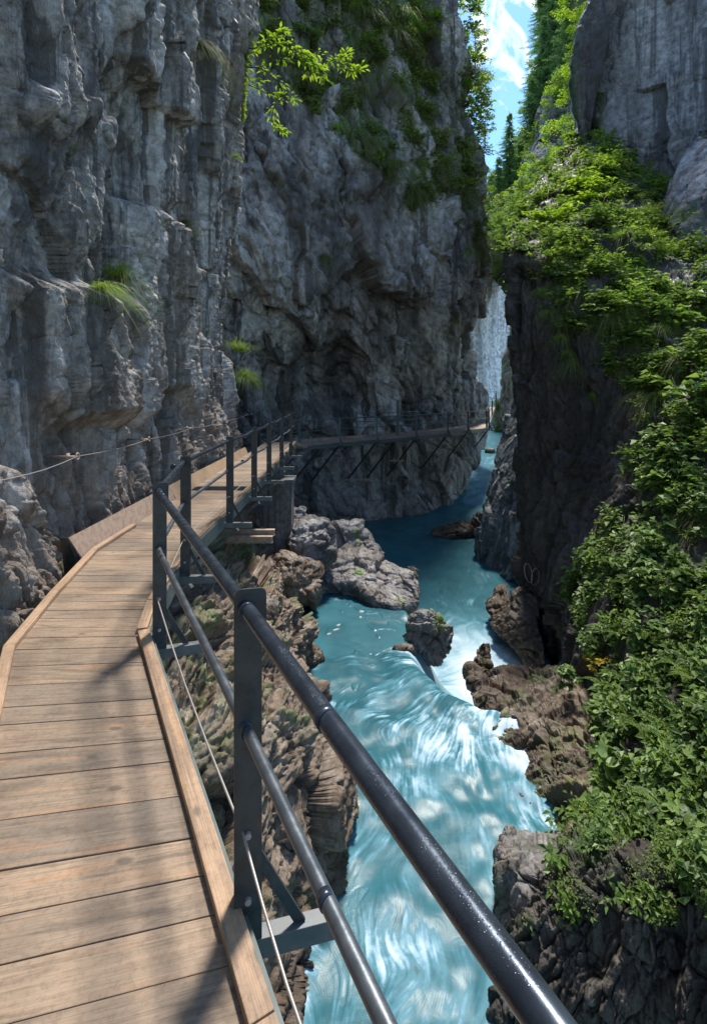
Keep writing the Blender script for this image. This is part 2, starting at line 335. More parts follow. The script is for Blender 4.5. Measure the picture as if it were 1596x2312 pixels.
def build_river():
    nr, nc = 960, 540
    yy = np.concatenate([np.linspace(-6, 3.6, 20), np.geomspace(3.65, 15, 700), np.geomspace(15.1, 140, nr - 720)])
    f = np.linspace(0, 1, nc)
    x0 = np.interp(yy, [-6, 3, 8, 14, 25, 40, 80, 140], [-1.8, -1.8, -2.3, -3.2, -4, 2, 8, 14])
    x1 = np.interp(yy, [-6, 3, 8, 14, 25, 40, 80, 140], [2.6, 2.6, 4.2, 6.5, 9, 16, 32, 60])
    X = (x0[:, None] + (x1 - x0)[:, None] * f); Y = np.repeat(yy[:, None], nc, 1)
    x, y = X.ravel(), Y.ravel()
    ld = lipdist(x, y)
    zl = wlow(y)
    lip_w = np.where(y < 10.8, 1.0, .55)
    t = sstep(0, 1, ld / lip_w + .15)
    z = UP * (1 - t) + zl * t
    # flow direction
    e = .05
    gx = (lipdist(x + e, y) - ld) / e; gy = (lipdist(x, y + e) - ld) / e
    near = np.exp(-(ld / 1.6) ** 2)
    bx = np.where(ld < 0, np.where(y < 9, .10 + .25 * np.sin(y * 1.2 + x), .8), .25 + .12 * np.sin(y * .35)); by = np.where(ld < 0, np.where(y < 9, 1.0, -.25), 1.0)
    e2 = .02
    def psi(a, b): return vnoise2(a * .75 + 3, b * .6, 5) * .9 + vnoise2(a * 1.5, b * 1.3 + 9, 6) * .40 + vnoise2(a * 3.1, b * 2.7 + 9, 16) * .06
    sc_ = np.where(y > 16, .35, 1.0)
    cx = (psi(x, y + e2) - psi(x, y)) / e2; cy = -(psi(x + e2, y) - psi(x, y)) / e2
    k = .95 * sc_ * (1 - near * .8)
    vx = (bx * (1 - near) + gx * near * 1.2) + cx * k; vy = (by * (1 - near) + gy * near * 1.2) + cy * k
    L = np.hypot(vx, vy) + 1e-6; vx /= L; vy /= L
    # line integral convolution on a coarse velocity grid (index lookup)
    VX = vx.reshape(nr, nc); VY = vy.reshape(nr, nc)
    def vel(a, b):
        i = np.clip(np.searchsorted(yy, b), 0, nr - 1); w = (x1[i] - x0[i]); j = np.clip(((a - x0[i]) / w * (nc - 1)).astype(int), 0, nc - 1)
        return VX[i, j], VY[i, j]
    scl = (75, 30, 11, 4); licl = [np.zeros_like(x) for _ in scl]; tot = 0
    st = .012 * np.maximum(1, y / 9)
    for s in (1, -1):
        px_, py_ = x.copy(), y.copy(); dx, dy = vx.copy(), vy.copy()
        for i in range(16):
            w = 1 - i / 17; tot += w
            for k_, f0 in enumerate(scl): licl[k_] += w * vnoise2(px_ * f0, py_ * f0, 21 + k_)
            px_ += s * dx * st * (1 + i * .12); py_ += s * dy * st * (1 + i * .12); dx, dy = vel(px_, py_)
    licl = [l / l.std() for l in licl]
    n1, n2 = 1 - sstep(9, 17, y), 1 - sstep(20, 34, y); wts = [.34 * n1, .6 * n1 + .5 * (n2 - n1), .55 * n1 + .6 * (n2 - n1) + .5 * (1 - n2), .3 * n1 + .3 * (n2 - n1) + .7 * (1 - n2)]
    tex = sum(a * b for a, b in zip(wts, licl)) * (.30 + .55 * sstep(-.5, .8, vnoise2(x * 1.9, y * 1.5, 61)))
    # foam bias by place: calm green pool, falls, froth below them, bright rapids along the right bank
    def blob(cx_, cy_, rx, ry): return np.exp(-(((x - cx_) / rx) ** 2 + ((y - cy_) / ry) ** 2))
    wx, wy = x + .25 * vnoise2(x * 2, y * 2, 35), y + .25 * vnoise2(x * 2 + 7, y * 2, 36)
    big = .8 * vnoise2(wx * .9, wy * .9, 31) + .7 * vnoise2(wx * 2.3, wy * 1.9, 32) + .45 * vnoise2(wx * 5.5, wy * 4.4, 33)
    up = ld < 0
    bias = np.where(up, -.75 + 1.05 * big, -.95 + .55 * big)
    bias += np.where(up, 1.1 * (1 - sstep(0, .30, x - np.interp(y, ysC, wl))), 0) * (y > 2)
    bias += 1.2 * blob(2.3, 7.0, .7, 1.6) + .9 * blob(1.2, 7.2, .9, 1.0) + .8 * blob(1.2, 8.9, .7, .5) + .5 * blob(.3, 5.2, .5, .9) + .7 * blob(.6, 4.2, 1.0, .6)
    bias -= 1.2 * blob(-.4, 10.6, 1.3, 1.5)
    bias += np.where(~up, 2.9 * blob(2.9, 11.2, 1.5, 2.4) + 1.0 * blob(3.2, 14, 1.3, 1.6) + .6 * blob(4.6, 17.5, 1.2, 1.6) + .7 * blob(7, 27, 2, 5) + .9 * blob(11, 38, 3, 4) + .5 * blob(13, 48, 3, 5), 0)
    lipband = np.exp(-((ld - .25) / .32) ** 2) * (y > 7.6) * (y < 13)
    bias += 1.25 * lipband
    xr = np.interp(y, [0, 4.0, 4.5, 5.0, 5.4, 6.1, 6.7, 7.3, 7.9, 8.4], [1.1, 1.15, 1.4, 1.5, 1.55, 2.2, 2.2, 2.25, 2.1, 1.95]); bias += 1.2 * (1 - sstep(0, .30, xr - x)) * up * (y < 8.6)
    foam = sstep(-.75, 2.6, bias + tex * np.where(~up & (y < 15), .30, .72))
    foam = np.clip(foam, 0, 1)
    sc2 = np.where(up, np.where(bias < -1.3, .25, 1), .5)
    deep = np.clip(.5 + .35 * big - foam, 0, 1)
    z = z + tex * .0025 * np.maximum(1, y / 12) * sc2 + .035 * vnoise2(x * 2.3, y * 2.3, 41) * sc2 + .012 * vnoise2(x * 5, y * 5, 42) * sc2
    # standing waves of rapids on the right, and the hump before the fall
    z = z + .05 * blob(2.2, 6.8, .6, 1.3) * vnoise2(x * 7, y * 5, 43) + .08 * np.exp(-((ld + .35) / .3) ** 2) * (y < 10) * (y > 7.6)
    z = z - .35 * blob(.2, 4.2, .9, .5) * 0
    me = mk_mesh('river', np.stack([x, y, z], 1), grid_faces(nr, nc), None, True, {'foam': ('FLOAT', foam), 'tex': ('FLOAT', tex), 'deep': ('FLOAT', deep)})
    N = NT('glacial_water'); f_ = N.attr('foam'); tx = N.attr('tex'); dp = N.attr('deep'); g = N.geo()
    body = N.mix(dp, (.036, .150, .182), (.011, .062, .078))
    body = N.mix(N.ramp(f_, [(0, 0.0), (.42, 1.0)]), body, (.09, .24, .30))
    col = N.mix(N.ramp(f_, [(.30, 0.0), (.95, 1.0)]), body, (.55, .66, .74))
    nrm = N.bump(tx, .10, .02); nrm = N.bump(N.noise(N.coord((1, 1, 1)), 5, 2, .5, 1.0), .12, .03, nrm)
    rough = N.ramp(f_, [(.15, .36), (.45, .8)])
    m = N.fin(col, rough, nrm, IOR=1.33, Specular_IOR_Level=.4)
    me.materials.append(m)
    o = link('river', me); tag(o, kind='structure')
build_river()

# ================================================================== cliffs
def nz1(p, s, seed): return fbm(p * s, 3, seed)
# --- left wall: plan position of the face against depth, at several heights
ysA = [-5, -1, 1, 2.5, 3.5, 5, 7, 9.2, 11.5, 13.2, 14.4, 15.8, 19]
zsA = [16, 13, 10.8, 8.5, 6.2, 4.6, 3.2, 1.6, .3, -.6, -2.2, -5]
cornerX = [-3.05, -3.05, -3.02, -3.28, -3.50, -3.58, -3.70, -3.58, -3.30, -3.30, -3.1, -2.9]
baseX = [-2.6, -2.5, -2.5, -2.75, -2.98, -3.12, -3.22, -3.3, -3.4, -3.45]
GA = []
for zi, z in enumerate(zsA):
    row = []
    for yi, y in enumerate(ysA):
        if yi < 10:
            t = sstep(3, 14, y); x = baseX[yi] * (1 - t) + cornerX[zi] * t
            x += -.55 * sstep(0.5, 3.0, z) * (1 - t) - .05 * max(z - 5, 0) * (1 - t)
            x -= .22 * (1 - t) * (z < 1.7)
            if z < 0: x += (.25 if z > -1 else .35) * (1 - .6 * t)
            row.append((x, y, z))
        elif yi == 10: row.append((cornerX[zi], y, z))
        elif yi == 11: row.append((cornerX[zi] - 1.0, y, z))
        else: row.append((cornerX[zi] - 4.5, y, z))
    GA.append(row)
def boxf(a, lo, hi, s): return sstep(lo - s, lo + s, a) * (1 - sstep(hi - s, hi + s, a))
def blocksA(p):
    y, z = p[:, 1] + .25 * vnoise(p * 1.3, 3), p[:, 2] + .3 * vnoise(p * 1.1, 4)
    r = .42 * boxf(y, 5.5, 7.4, .12) * boxf(z, 1.4, 3.1, .14)          # pillar with the grass on top
    r += .34 * boxf(y, 8.0, 11.2, .15) * boxf(z, 1.45, 4.7, .15)
    r += .45 * boxf(y, 7.6, 9.6, .12) * boxf(z, 6.7, 14, .1)           # overhanging slab
    r += .40 * boxf(y, 5.4, 6.3, .12) * boxf(z, 4.9, 9, .2)
    r += .22 * boxf(y, 3.9, 5.2, .15) * boxf(z, -1, 1.0, .1)
    r -= .35 * boxf(y, 7.5, 8.3, .2) * boxf(z, 3, 6.3, .4)
    return r
colsA = np.concatenate([np.interp(np.linspace(-5, 3.3, 40), ysA, range(len(ysA))), np.interp(1 / np.linspace(1 / 3.35, 1 / 15.6, 520), ysA, range(len(ysA))), np.interp(np.linspace(15.7, 19, 40), ysA, range(len(ysA)))])
rowsA = np.interp(-np.concatenate([np.linspace(16, 13, 20), np.linspace(12.97, 5.5, 230), np.linspace(5.48, -1.3, 440), np.linspace(-1.35, -5, 40)]), [-z for z in zsA], range(len(zsA)))
surface('cliff|A', GA, rowsA, colsA, M['rock_left'], lambda p: rockdisp(p, [(1.0, 3.6, .34, .10), (.40, 1.7, .17, .06), (.16, .7, .08, .025), (.06, .18, .032, .008)], 1, .02, 5.0, .22) + .028 * fbm(p * np.array([16, 16, 7]), 4, 5, .7), extra=blocksA, toward=(30, 8, 3))

# --- back wall
rowsB = [(-70, 1040, 3.0), (50, 1050, 2.6), (120, 1058, 2.3), (250, 1062, 1.4), (340, 1093, .6), (450, 1096, -.2), (590, 1098, -.7), (700, 1090, -.5), (850, 1081, .5), (900, 1089, .8), (965, 1095, .7), (1036, 1096, .5), (1110, 1062, .3), (1172, 1020, -.2), (1300, 1000, -.4)]
GB = []
bf = np.linspace(0, 1, 9)
for py, Rr, dd in rowsB:
    row = []
    px = 470 + (Rr - 16 - 470) * bf
    for i, x in enumerate(px):
        d = np.interp(x, [470, 560, 650, 750, 850, 950, 1030, 1100], [20.5, 21.5, 22.6, 24.2, 25.4, 27.2, 29.6, 32]) + dd * (1 - .5 * (i == 8))
        if 720 < py < 950 and 0 < i < 5: d += 2.0 * math.sin((py - 720) / 230 * math.pi) * (1 - abs(x - 760) / 220 if abs(x - 760) < 220 else 0)
        if py > 1000 and i > 6: d = max(d - 1.0, 26.3)
        row.append(P(x, py, d))
    a, b = np.array(row[-1]), np.array(row[-2])
    row.append(tuple(a + np.array([.15, 2.2, 0]))); row.append(tuple(a + np.array([-1.5, 7, 0]))); row.append(tuple(a + np.array([-5, 14, 0])))
    GB.append(row)
BV = [(555, -60), (1110, -60), (1070, 100), (1065, 240), (1085, 330), (1110, 560), (1100, 600), (1040, 540), (1010, 450), (930, 480), (870, 400), (800, 330), (740, 270), (640, 190), (560, 60)]
def inpoly(px, py, poly):
    r = np.zeros(px.shape, bool); n = len(poly)
    for i in range(n):
        (x1, y1), (x2, y2) = poly[i], poly[(i + 1) % n]
        c = ((y1 > py) != (y2 > py)) & (px < (x2 - x1) * (py - y1) / (y2 - y1 + 1e-9) + x1); r ^= c
    return r
def vegB(q):
    px, py = project(q); n = fbm(q * np.array([.5, .5, .22]), 4, 77)
    v = inpoly(px + 25 * n, py + 60 * n, BV) * sstep(-.28, .1, fbm(q * np.array([.9, .9, .35]), 4, 99))
    v = v * (1 - .8 * boxf(px, 985, 1050, 12) * (py < 260))
    return np.clip(v, 0, 1)
surface('cliff|B', GB, 620, 560, M['rock_back'], lambda p: (.45 + .55 * sstep(-2.2, -.2, p[:, 2])) * rockdisp(p, [(4.2, 8, 1.1, .2), (1.6, 3.6, .50, .14), (.6, 1.3, .20, .06), (.24, .45, .07, .015)], 201, .10, 2.5, .5, (R(24), 'Y')) + .06 * fbm(p * np.array([5, 5, 2.5]), 4, 5, .7), attrf=vegB)

# --- right wall with its overgrown shelf
GD0 = [[(1175, 440, 30), (1260, 360, 30), (1340, 290, 30), (1480, 390, 27), (1600, 430, 25), (1900, 430, 22)],
 [(1160, 475, 22), (1250, 400, 23), (1345, 320, 24), (1480, 420, 22), (1600, 460, 20), (1900, 470, 17)],
 [(1150, 520, 17), (1250, 460, 18), (1360, 440, 18), (1480, 500, 17), (1600, 550, 15), (1900, 580, 12)],
 [(1147, 570, 14.5), (1250, 560, 14.6), (1370, 560, 14.2), (1480, 600, 13.5), (1600, 650, 12.2), (1900, 720, 9)],
 [(1149, 650, 13.8), (1250, 660, 13), (1370, 690, 12.2), (1480, 740, 11.2), (1600, 770, 10.2), (1900, 820, 7.8)],
 [(1143, 830, 13.6), (1250, 850, 12.6), (1370, 870, 11.4), (1480, 880, 10), (1600, 900, 8.7), (1900, 960, 6.6)],
 [(1156, 960, 13.5), (1250, 1000, 12.4), (1370, 1030, 10.8), (1480, 1050, 8.9), (1600, 1080, 7.6), (1900, 1150, 5.7)],
 [(1159, 1150, 13.4), (1245, 1180, 12.2), (1330, 1200, 10.3), (1450, 1230, 7.9), (1600, 1280, 6.6), (1900, 1350, 5)],
 [(1172, 1330, 13.2), (1235, 1350, 11.8), (1300, 1380, 9.3), (1430, 1400, 7.1), (1600, 1450, 5.9), (1900, 1550, 4.4)],
 [(1225, 1450, 12.8), (1265, 1480, 11.2), (1300, 1520, 8.6), (1420, 1560, 6.5), (1600, 1620, 5.2), (1900, 1750, 3.9)],
 [(1345, 1560, 9.2), (1350, 1620, 8.0), (1365, 1690, 6.6), (1400, 1730, 5.7), (1600, 1780, 4.7), (1900, 1900, 3.5)],
 [(1325, 1800, 6.4), (1330, 1840, 5.7), (1350, 1870, 5.2), (1420, 1890, 4.8), (1600, 1920, 4.2), (1900, 2050, 3.2)],
 [(1235, 1985, 4.9), (1265, 1960, 4.75), (1310, 1960, 4.5), (1420, 1970, 4.2), (1600, 2000, 3.85), (1900, 2160, 3.0)],
 [(1160, 2130, 4.5), (1235, 2140, 4.3), (1330, 2140, 4.1), (1430, 2160, 3.9), (1600, 2190, 3.65), (1900, 2300, 2.85)],
 [(1112, 2330, 4.2), (1235, 2340, 4.05), (1330, 2340, 3.9), (1430, 2360, 3.75), (1600, 2380, 3.5), (1900, 2480, 2.7)],
 [(1105, 2600, 4.1), (1235, 2640, 3.95), (1330, 2640, 3.8), (1430, 2660, 3.65), (1600, 2680, 3.4), (1900, 2800, 2.6)]]
GD = []
for row in GD0:
    if row[0][1] < 1400: row[0] = (row[0][0] + 19, row[0][1], row[0][2])
    w = [P(*c) for c in row]; a = np.array(w[0])
    ri_ = GD0.index(row); lowr = sstep(8.5, 11, ri_)
    o1, o2, o3 = [np.array(p) * (1 - lowr) + np.array(r_) * lowr for p, r_ in (((4.5, 8, 0), (2.5, 2.0, -6)), ((1.6, 3.2, 0), (.9, 1.0, -3)), ((.12, .8, 0), (.22, .35, -.5)))]
    GD.append([tuple(a + o1), tuple(a + o2), tuple(a + o3)] + w)
DB = ([560, 700, 800, 900, 1000, 1150, 1250, 1350, 1450, 1500, 1600, 1700, 1800, 1900, 1960], [1150, 1270, 1370, 1420, 1440, 1400, 1300, 1270, 1300, 1340, 1320, 1300, 1255, 1225, 1200])
def dveg_px(px, py, n, m):
    lim = np.interp(py, DB[0], DB[1]) + 45 * n
    low = np.interp(px, [1200, 1300, 1400, 1596, 1900], [1960, 1950, 1960, 2030, 2200]) + 40 * n
    v = (px > lim) * (py < low)
    v = v * sstep(-.35, .05, m)
    return v
def vegD(q):
    px, py = project(q)
    v = dveg_px(px, py, fbm(q * 1.1, 3, 301), fbm(q * 1.6, 3, 302))
    return np.maximum(v, .28 * (py > 1900) * sstep(0, .3, fbm(q * 2.2, 3, 303)))
surface('cliff|D', GD, 780, 520, M['rock_dark_shade'], lambda p: (np.clip((p[:, 1] - 3) / 8, .32, 1)) * rockdisp(p, [(1.5, 3.0, .34, .05), (.6, 1.3, .17, .03), (.20, .45, .07, .014), (.075, .17, .03, .005)], 301, .03, 6.0, .5) + .02 * fbm(p * np.array([14, 14, 7]), 4, 5, .7) + (1 - np.clip((p[:, 1] - 4.5) / 3, 0, 1)) * rockdisp(p, [(.22, .6, .12, .04), (.09, .28, .06, .02), (.035, .10, .02, .004)], 331, .01, 14, .2, (R(-14), 'Y')), attrf=vegD)

# --- buttress beyond the right wall
GJ = []
for py, l, d in [(900, 1165, 21), (960, 1152, 20.8), (1000, 1143, 20.5), (1060, 1126, 20.2), (1110, 1112, 19.9), (1170, 1096, 19.6), (1230, 1088, 19.4), (1262, 1089, 19.2), (1330, 1100, 18.6), (1420, 1110, 18)]:
    dy = {True: 0, False: 0}[True]
    a = np.array(P(l, py, d))
    base = 1 if py > 1200 else 0
    GJ.append([tuple(a + np.array([3, 7, 0])), tuple(a + np.array([.3, 1.2, 0])), tuple(a), P(l + 34, py + 26 * base, d - 1.1), P(l + 75, py + 62 * base, d - 2.2), P(l + 130, py + 90 * base, d - 3.0)])
surface('cliff|J', GJ, 260, 150, M['rock_blue_light'], lambda p: rockdisp(p, [(1.6, 3.5, .35, .04), (.5, 1.2, .13, .02), (.2, .4, .04, .01)], 401, .04, 4.0, .5, (R(-25), 'Y')))

# --- smooth grey wall, upper right
GE = []
for py, xs in [(-260, (1375, 1340, 1375, 1480, 1620, 1900)), (-40, (1400, 1352, 1385, 1480, 1620, 1900)), (60, (1370, 1312, 1370, 1480, 1620, 1900)), (150, (1355, 1296, 1352, 1480, 1620, 1900)), (230, (1360, 1302, 1342, 1480, 1620, 1900)), (300, (1370, 1330, 1338, 1480, 1620, 1900)), (430, (1400, 1350, 1365, 1480, 1620, 1900)), (600, (1400, 1350, 1370, 1480, 1620, 1900))]:
    ds = (36, 29, 25.5, 24, 22, 18)
    GE.append([P(x, py, d + (.8 if py > 380 else 0)) for x, d in zip(xs, ds)])
def mossE(q):
    px, py = project(q)
    return boxf(px, 1335, 1362, 6) * (py < 300) * .9
surface('cliff|E', GE, 320, 320, M['rock_grey'], lambda p: rockdisp(p, [(6, 10, .7, .0), (2.2, 3.5, .16, .02), (.6, 1.2, .035, .0)], 501, .06, 1.4, .5, (R(-30), 'Y')), attrf=mossE)
GK = []  # left face of the grey wall, its shade painted with darker rock
for py, xs in [(-260, (1440, 1350, 1372, 1398)), (-40, (1420, 1338, 1372, 1400)), (60, (1400, 1308, 1345, 1378)), (150, (1390, 1293, 1330, 1362)), (230, (1392, 1299, 1325, 1346)), (290, (1395, 1316, 1328, 1338)), (340, (1400, 1328, 1336, 1350)), (430, (1400, 1345, 1350, 1365))]:
    GK.append([P(x, py, d) for x, d in zip(xs, (33, 26.5, 25.3, 24.9))])
surface('cliff|K', GK, 220, 90, M['rock_dark_shade'], lambda p: rockdisp(p, [(2.2, 3.5, .2, .02), (.6, 1.2, .06, .01)], 511, .05, 2, .5), attrf=lambda q: boxf(project(q)[0], 1280, 1304, 5))
# grey rib lower right of it
GE2 = [[P(1620, 290, 21), P(1575, 300, 18), P(1600, 310, 16.5), P(1700, 300, 15), P(1900, 300, 13)],
       [P(1580, 360, 21), P(1530, 370, 17.5), P(1560, 390, 16), P(1680, 400, 14.5), P(1900, 400, 12.5)],
       [P(1540, 440, 20), P(1500, 450, 17), P(1535, 470, 15.6), P(1680, 490, 14), P(1900, 500, 12)],
       [P(1520, 540, 19), P(1478, 560, 16.5), P(1510, 570, 15.2), P(1680, 570, 14), P(1900, 600, 12)],
       [P(1500, 640, 18), P(1470, 650, 16), P(1500, 660, 15), P(1680, 680, 14), P(1900, 700, 12)]]
surface('cliff|E2', GE2, 160, 160, M['rock_grey'], lambda p: rockdisp(p, [(1.6, 3, .25, .03), (.5, 1, .08, .01)], 521, .05, 3, .4, (R(-30), 'Y')), attrf=lambda q: (fbm(q * .8, 3, 9) > .12).astype(float) * (project(q)[1] > 455))

# --- far wall with sunlight put into its pale colour, and the overgrown rock in front of it
GG = []
for py, l in [(480, 1118), (560, 1112), (640, 1100), (740, 1082), (860, 1076), (925, 1080), (960, 1080), (1010, 1080)]:
    e = (1010 - py) / 530 * 26
    GG.append([P(l - 20, py, 54 + e), P(l + 5, py, 63 + e), P(l + 25, py, 74 + e), P(l + 48, py, 86 + e), P(l + 70, py, 98 + e), P(l + 130, py, 104 + e)])
surface('cliff|G', GG, 240, 200, M['rock_painted_sun'], lambda p: rockdisp(p, [(2.4, 90, 1.2, .2), (1.0, 40, .5, .1), (.5, 12, .10, .0)], 601, .05, .8, .3))
GH = []
for py, l in [(700, 1165), (760, 1152), (800, 1142), (850, 1136), (900, 1131), (940, 1126), (975, 1127), (1000, 1130), (1030, 1135)]:
    a = np.array(P(l, py, 56)); GH.append([tuple(a + np.array([4, 8, 0])), tuple(a), P(l + 22, py, 54), P(l + 50, py, 50), P(l + 120, py, 46)])
surface('cliff|H', GH, 160, 110, M['rock_brown'], lambda p: rockdisp(p, [(2.5, 5, .8, .1), (1, 2, .3, .05)], 621, .2, 1, .9), attrf=lambda q: (fbm(q * np.array([.4, .4, .3]), 3, 19) > -.05).astype(float))

# --- hillside beyond
GI = []
for rowc in [[(1215, -260, 170), (1300, -300, 140), (1400, -300, 110), (1600, -300, 90)],
             [(1240, -60, 150), (1310, -80, 120), (1400, -80, 95), (1600, -80, 75)],
             [(1225, 90, 135), (1290, 90, 105), (1360, 90, 85), (1600, 90, 65)],
             [(1205, 240, 120), (1265, 240, 95), (1330, 240, 75), (1600, 240, 58)],
             [(1170, 330, 112), (1240, 350, 86), (1310, 350, 66), (1600, 350, 52)],
             [(1125, 410, 105), (1190, 440, 80), (1270, 440, 58), (1600, 440, 46)],
             [(1090, 500, 98), (1150, 540, 74), (1230, 540, 52), (1600, 540, 42)],
             [(1080, 580, 92), (1140, 590, 72), (1220, 640, 50), (1600, 640, 40)],
             [(1080, 600, 96), (1150, 612, 90), (1240, 720, 60), (1600, 720, 45)]]:
    a = np.array(P(*rowc[0])); GI.append([tuple(a + np.array([45, 90, 0])), tuple(a + np.array([9, 14, 0]))] + [P(*c) for c in rowc])
surface('hillside', GI, 220, 200, M['hill'], lambda p: rockdisp(p, [(14, 14, 3.2, .3), (5, 5, 1.2, .1)], 651, .5, .3, 2), attrf=lambda q: np.ones(len(q)) * .8)
# outcrops of pale rock on the hillside
def outcrop(rows, label, seed, amp, res=(150, 110)):
    G = [[P(*c) for c in r] for r in rows]
    for r in G:
        a, b = np.array(r[0]), np.array(r[-1]); r.insert(0, tuple(a + np.array([2, 9, 0]))); r.append(tuple(b + np.array([0, 9, 0])))
    return surface('rock_outcrop|' + str(seed), G, res[0], res[1], M['rock_grey'], lambda p: rockdisp(p, [(5, 9, amp, .2), (1.6, 3, amp * .4, .06)], seed, .2, .8, 1), kind='thing', label=label, cat='rock outcrop')
outcrop([[(1232, 215, 78), (1280, 215, 72), (1300, 220, 70)], [(1222, 260, 74), (1275, 270, 68), (1298, 280, 66)], [(1224, 320, 72), (1280, 330, 66), (1298, 330, 66)]], 'pale grey outcrop between the trees left of the dark leaning slab', 701, 1.3)
outcrop([[(1206, 320, 70), (1230, 325, 66), (1252, 330, 66)], [(1200, 360, 68), (1226, 370, 64), (1250, 380, 64)], [(1206, 410, 66), (1228, 420, 62), (1248, 430, 62)]], 'smaller pale outcrop lower on the wooded hillside, above the shelf of bright shrubs', 702, 1.2)

# ================================================================== rocks by the water
stone = [(.8, .8, .16, .05), (.32, .3, .09, .02), (.12, .10, .035, .006), (.05, .045, .012, .002)]
# left bank below the boardwalk
ysC = [-4, 0, 2, 3.4, 4.2, 5.0, 5.6, 6.4, 7.1, 7.8, 8.3, 9.0, 9.6, 10.2, 10.8, 11.6, 12.4, 13.4, 15, 18, 21]
wl = [-.9, -.9, -.75, -.62, -.52, -.34, -.10, -.06, -.34, -.72, -1.0, -.95, -.72, -.95, -1.12, -1.25, -1.38, -1.5, -1.9, -2.6, -3.2]
GC = []
prof = [(.32, -5.2), (.10, -3.9), (-.02, -3.35), (-.14, -2.75), (-.42, -2.2), (-.85, -1.8), (-1.35, -1.45), (-1.9, -.95), (-2.5, -.45), (-3.2, -.2)]
for off, z in prof:
    row = []
    for y, w in zip(ysC, wl):
        zz = z; x = w + off
        if y > 9: zz = z - (.5 if z > -3 else 0) * min(1, (y - 9) / 2)
        if y > 12.8: zz -= min(1.6, (y - 12.8) * .5) if z > -3.0 else 1.2
        if y < 5 and z > -2.5: x = max(x, -3.4) ; zz -= .25
        row.append((x, y, zz))
    GC.append(row)
colsC = np.interp(np.concatenate([np.linspace(-4, 2.5, 60), np.linspace(2.52, 13.5, 760), np.linspace(13.6, 21, 80)]), ysC, range(len(ysC)))
surface('river_bank', GC, 420, colsC, M['rock_brown'], lambda p: rockdisp(p, [(1.1, .45, .30, .06), (.40, .17, .13, .03), (.15, .07, .05, .010), (.055, .03, .018, .003)], 801, .012, 14, .3, (R(38), 'Y')), attrf=lambda q: sstep(.1, .45, fbm(q * 1.2, 3, 811)) * .8, toward=(8, 6, 3))

def rock_grid(name, rows, mat, label, seed, specs=stone, res=(200, 200), moss=None, wrapL=(.3, 1.3, -.1), wrapR=None, k=1.0, fine=.015, toward=(0, 0, EYE), rot=(R(30), 'Y')):
    G = []
    for r in rows:
        w = [P(*c) for c in r]
        if wrapL: w.insert(0, tuple(np.array(w[0]) + np.array(wrapL)))
        if wrapR: w.append(tuple(np.array(w[-1]) + np.array(wrapR)))
        G.append(w)
    return surface(name + '|' + str(seed), G, res[0], res[1], mat, lambda p: k * rockdisp(p, specs, seed, fine, 10, .3, rot), kind='thing', label=label, cat='rock', attrf=moss, toward=toward)
mossn = lambda s, a: (lambda q: sstep(.05, .35, fbm(q * s, 3, 66)) * a)

# brown ledge on the right
rock_grid('rock_ledge', [
 [(1120, 1600, 11.0), (1180, 1560, 11.2), (1240, 1540, 11.2), (1300, 1520, 11), (1380, 1520, 10)],
 [(1096, 1528, 9.6), (1135, 1506, 9.8), (1190, 1502, 9.8), (1255, 1508, 9.4), (1340, 1520, 8.6)],
 [(1074, 1560, 8.8), (1125, 1545, 8.9), (1190, 1540, 8.9), (1260, 1555, 8.3), (1340, 1590, 7.5)],
 [(1066, 1592, 8.4), (1120, 1600, 8.3), (1190, 1610, 8.0), (1260, 1630, 7.4), (1340, 1660, 6.7)],
 [(1098, 1655, 7.9), (1145, 1660, 7.7), (1205, 1680, 7.3), (1265, 1700, 6.8), (1340, 1730, 6.3)],
 [(1148, 1720, 7.3), (1180, 1735, 7.1), (1220, 1750, 6.8), (1270, 1770, 6.4), (1340, 1790, 5.9)],
 [(1168, 1790, 6.7), (1195, 1800, 6.5), (1232, 1815, 6.3), (1275, 1840, 6.0), (1340, 1860, 5.5)],
 [(1196, 1862, 6.2), (1215, 1870, 6.1), (1240, 1880, 5.95), (1280, 1900, 5.7), (1340, 1930, 5.2)],
 [(1200, 1990, 6.0), (1220, 1990, 5.9), (1240, 2000, 5.8), (1280, 2010, 5.6), (1340, 2040, 5.1)]],
 M['rock_brown'], 'large cracked brown rock ledge on the right bank beside the fall', 901, res=(330, 280), moss=mossn(1.8, .5), k=1.1)
rock_grid('rock', [
 [(1150, 1880, 6.0), (1180, 1880, 6.0), (1230, 1880, 6), (1290, 1890, 5.8)],
 [(1116, 1898, 5.45), (1150, 1898, 5.4), (1200, 1912, 5.4), (1290, 1920, 5.3)],
 [(1110, 1960, 5.3), (1145, 1950, 5.1), (1190, 1960, 5.0), (1290, 1980, 4.9)],
 [(1114, 2030, 5.15), (1150, 2030, 4.95), (1195, 2040, 4.85), (1290, 2050, 4.8)],
 [(1128, 2095, 5.0), (1155, 2100, 4.85), (1200, 2110, 4.8), (1290, 2120, 4.7)],
 [(1132, 2230, 4.9), (1160, 2230, 4.8), (1200, 2230, 4.7), (1290, 2240, 4.6)]],
 M['rock_boulder'], 'blocky grey-brown rock in the water at the foot of the lower right ledge', 902, res=(160, 140), moss=mossn(2, .4), k=.7, wrapL=(.25, .5, -1.2), rot=(R(12), 'Y'), specs=[(.5, .8, .14, .04), (.2, .5, .08, .02), (.07, .2, .03, .005)])
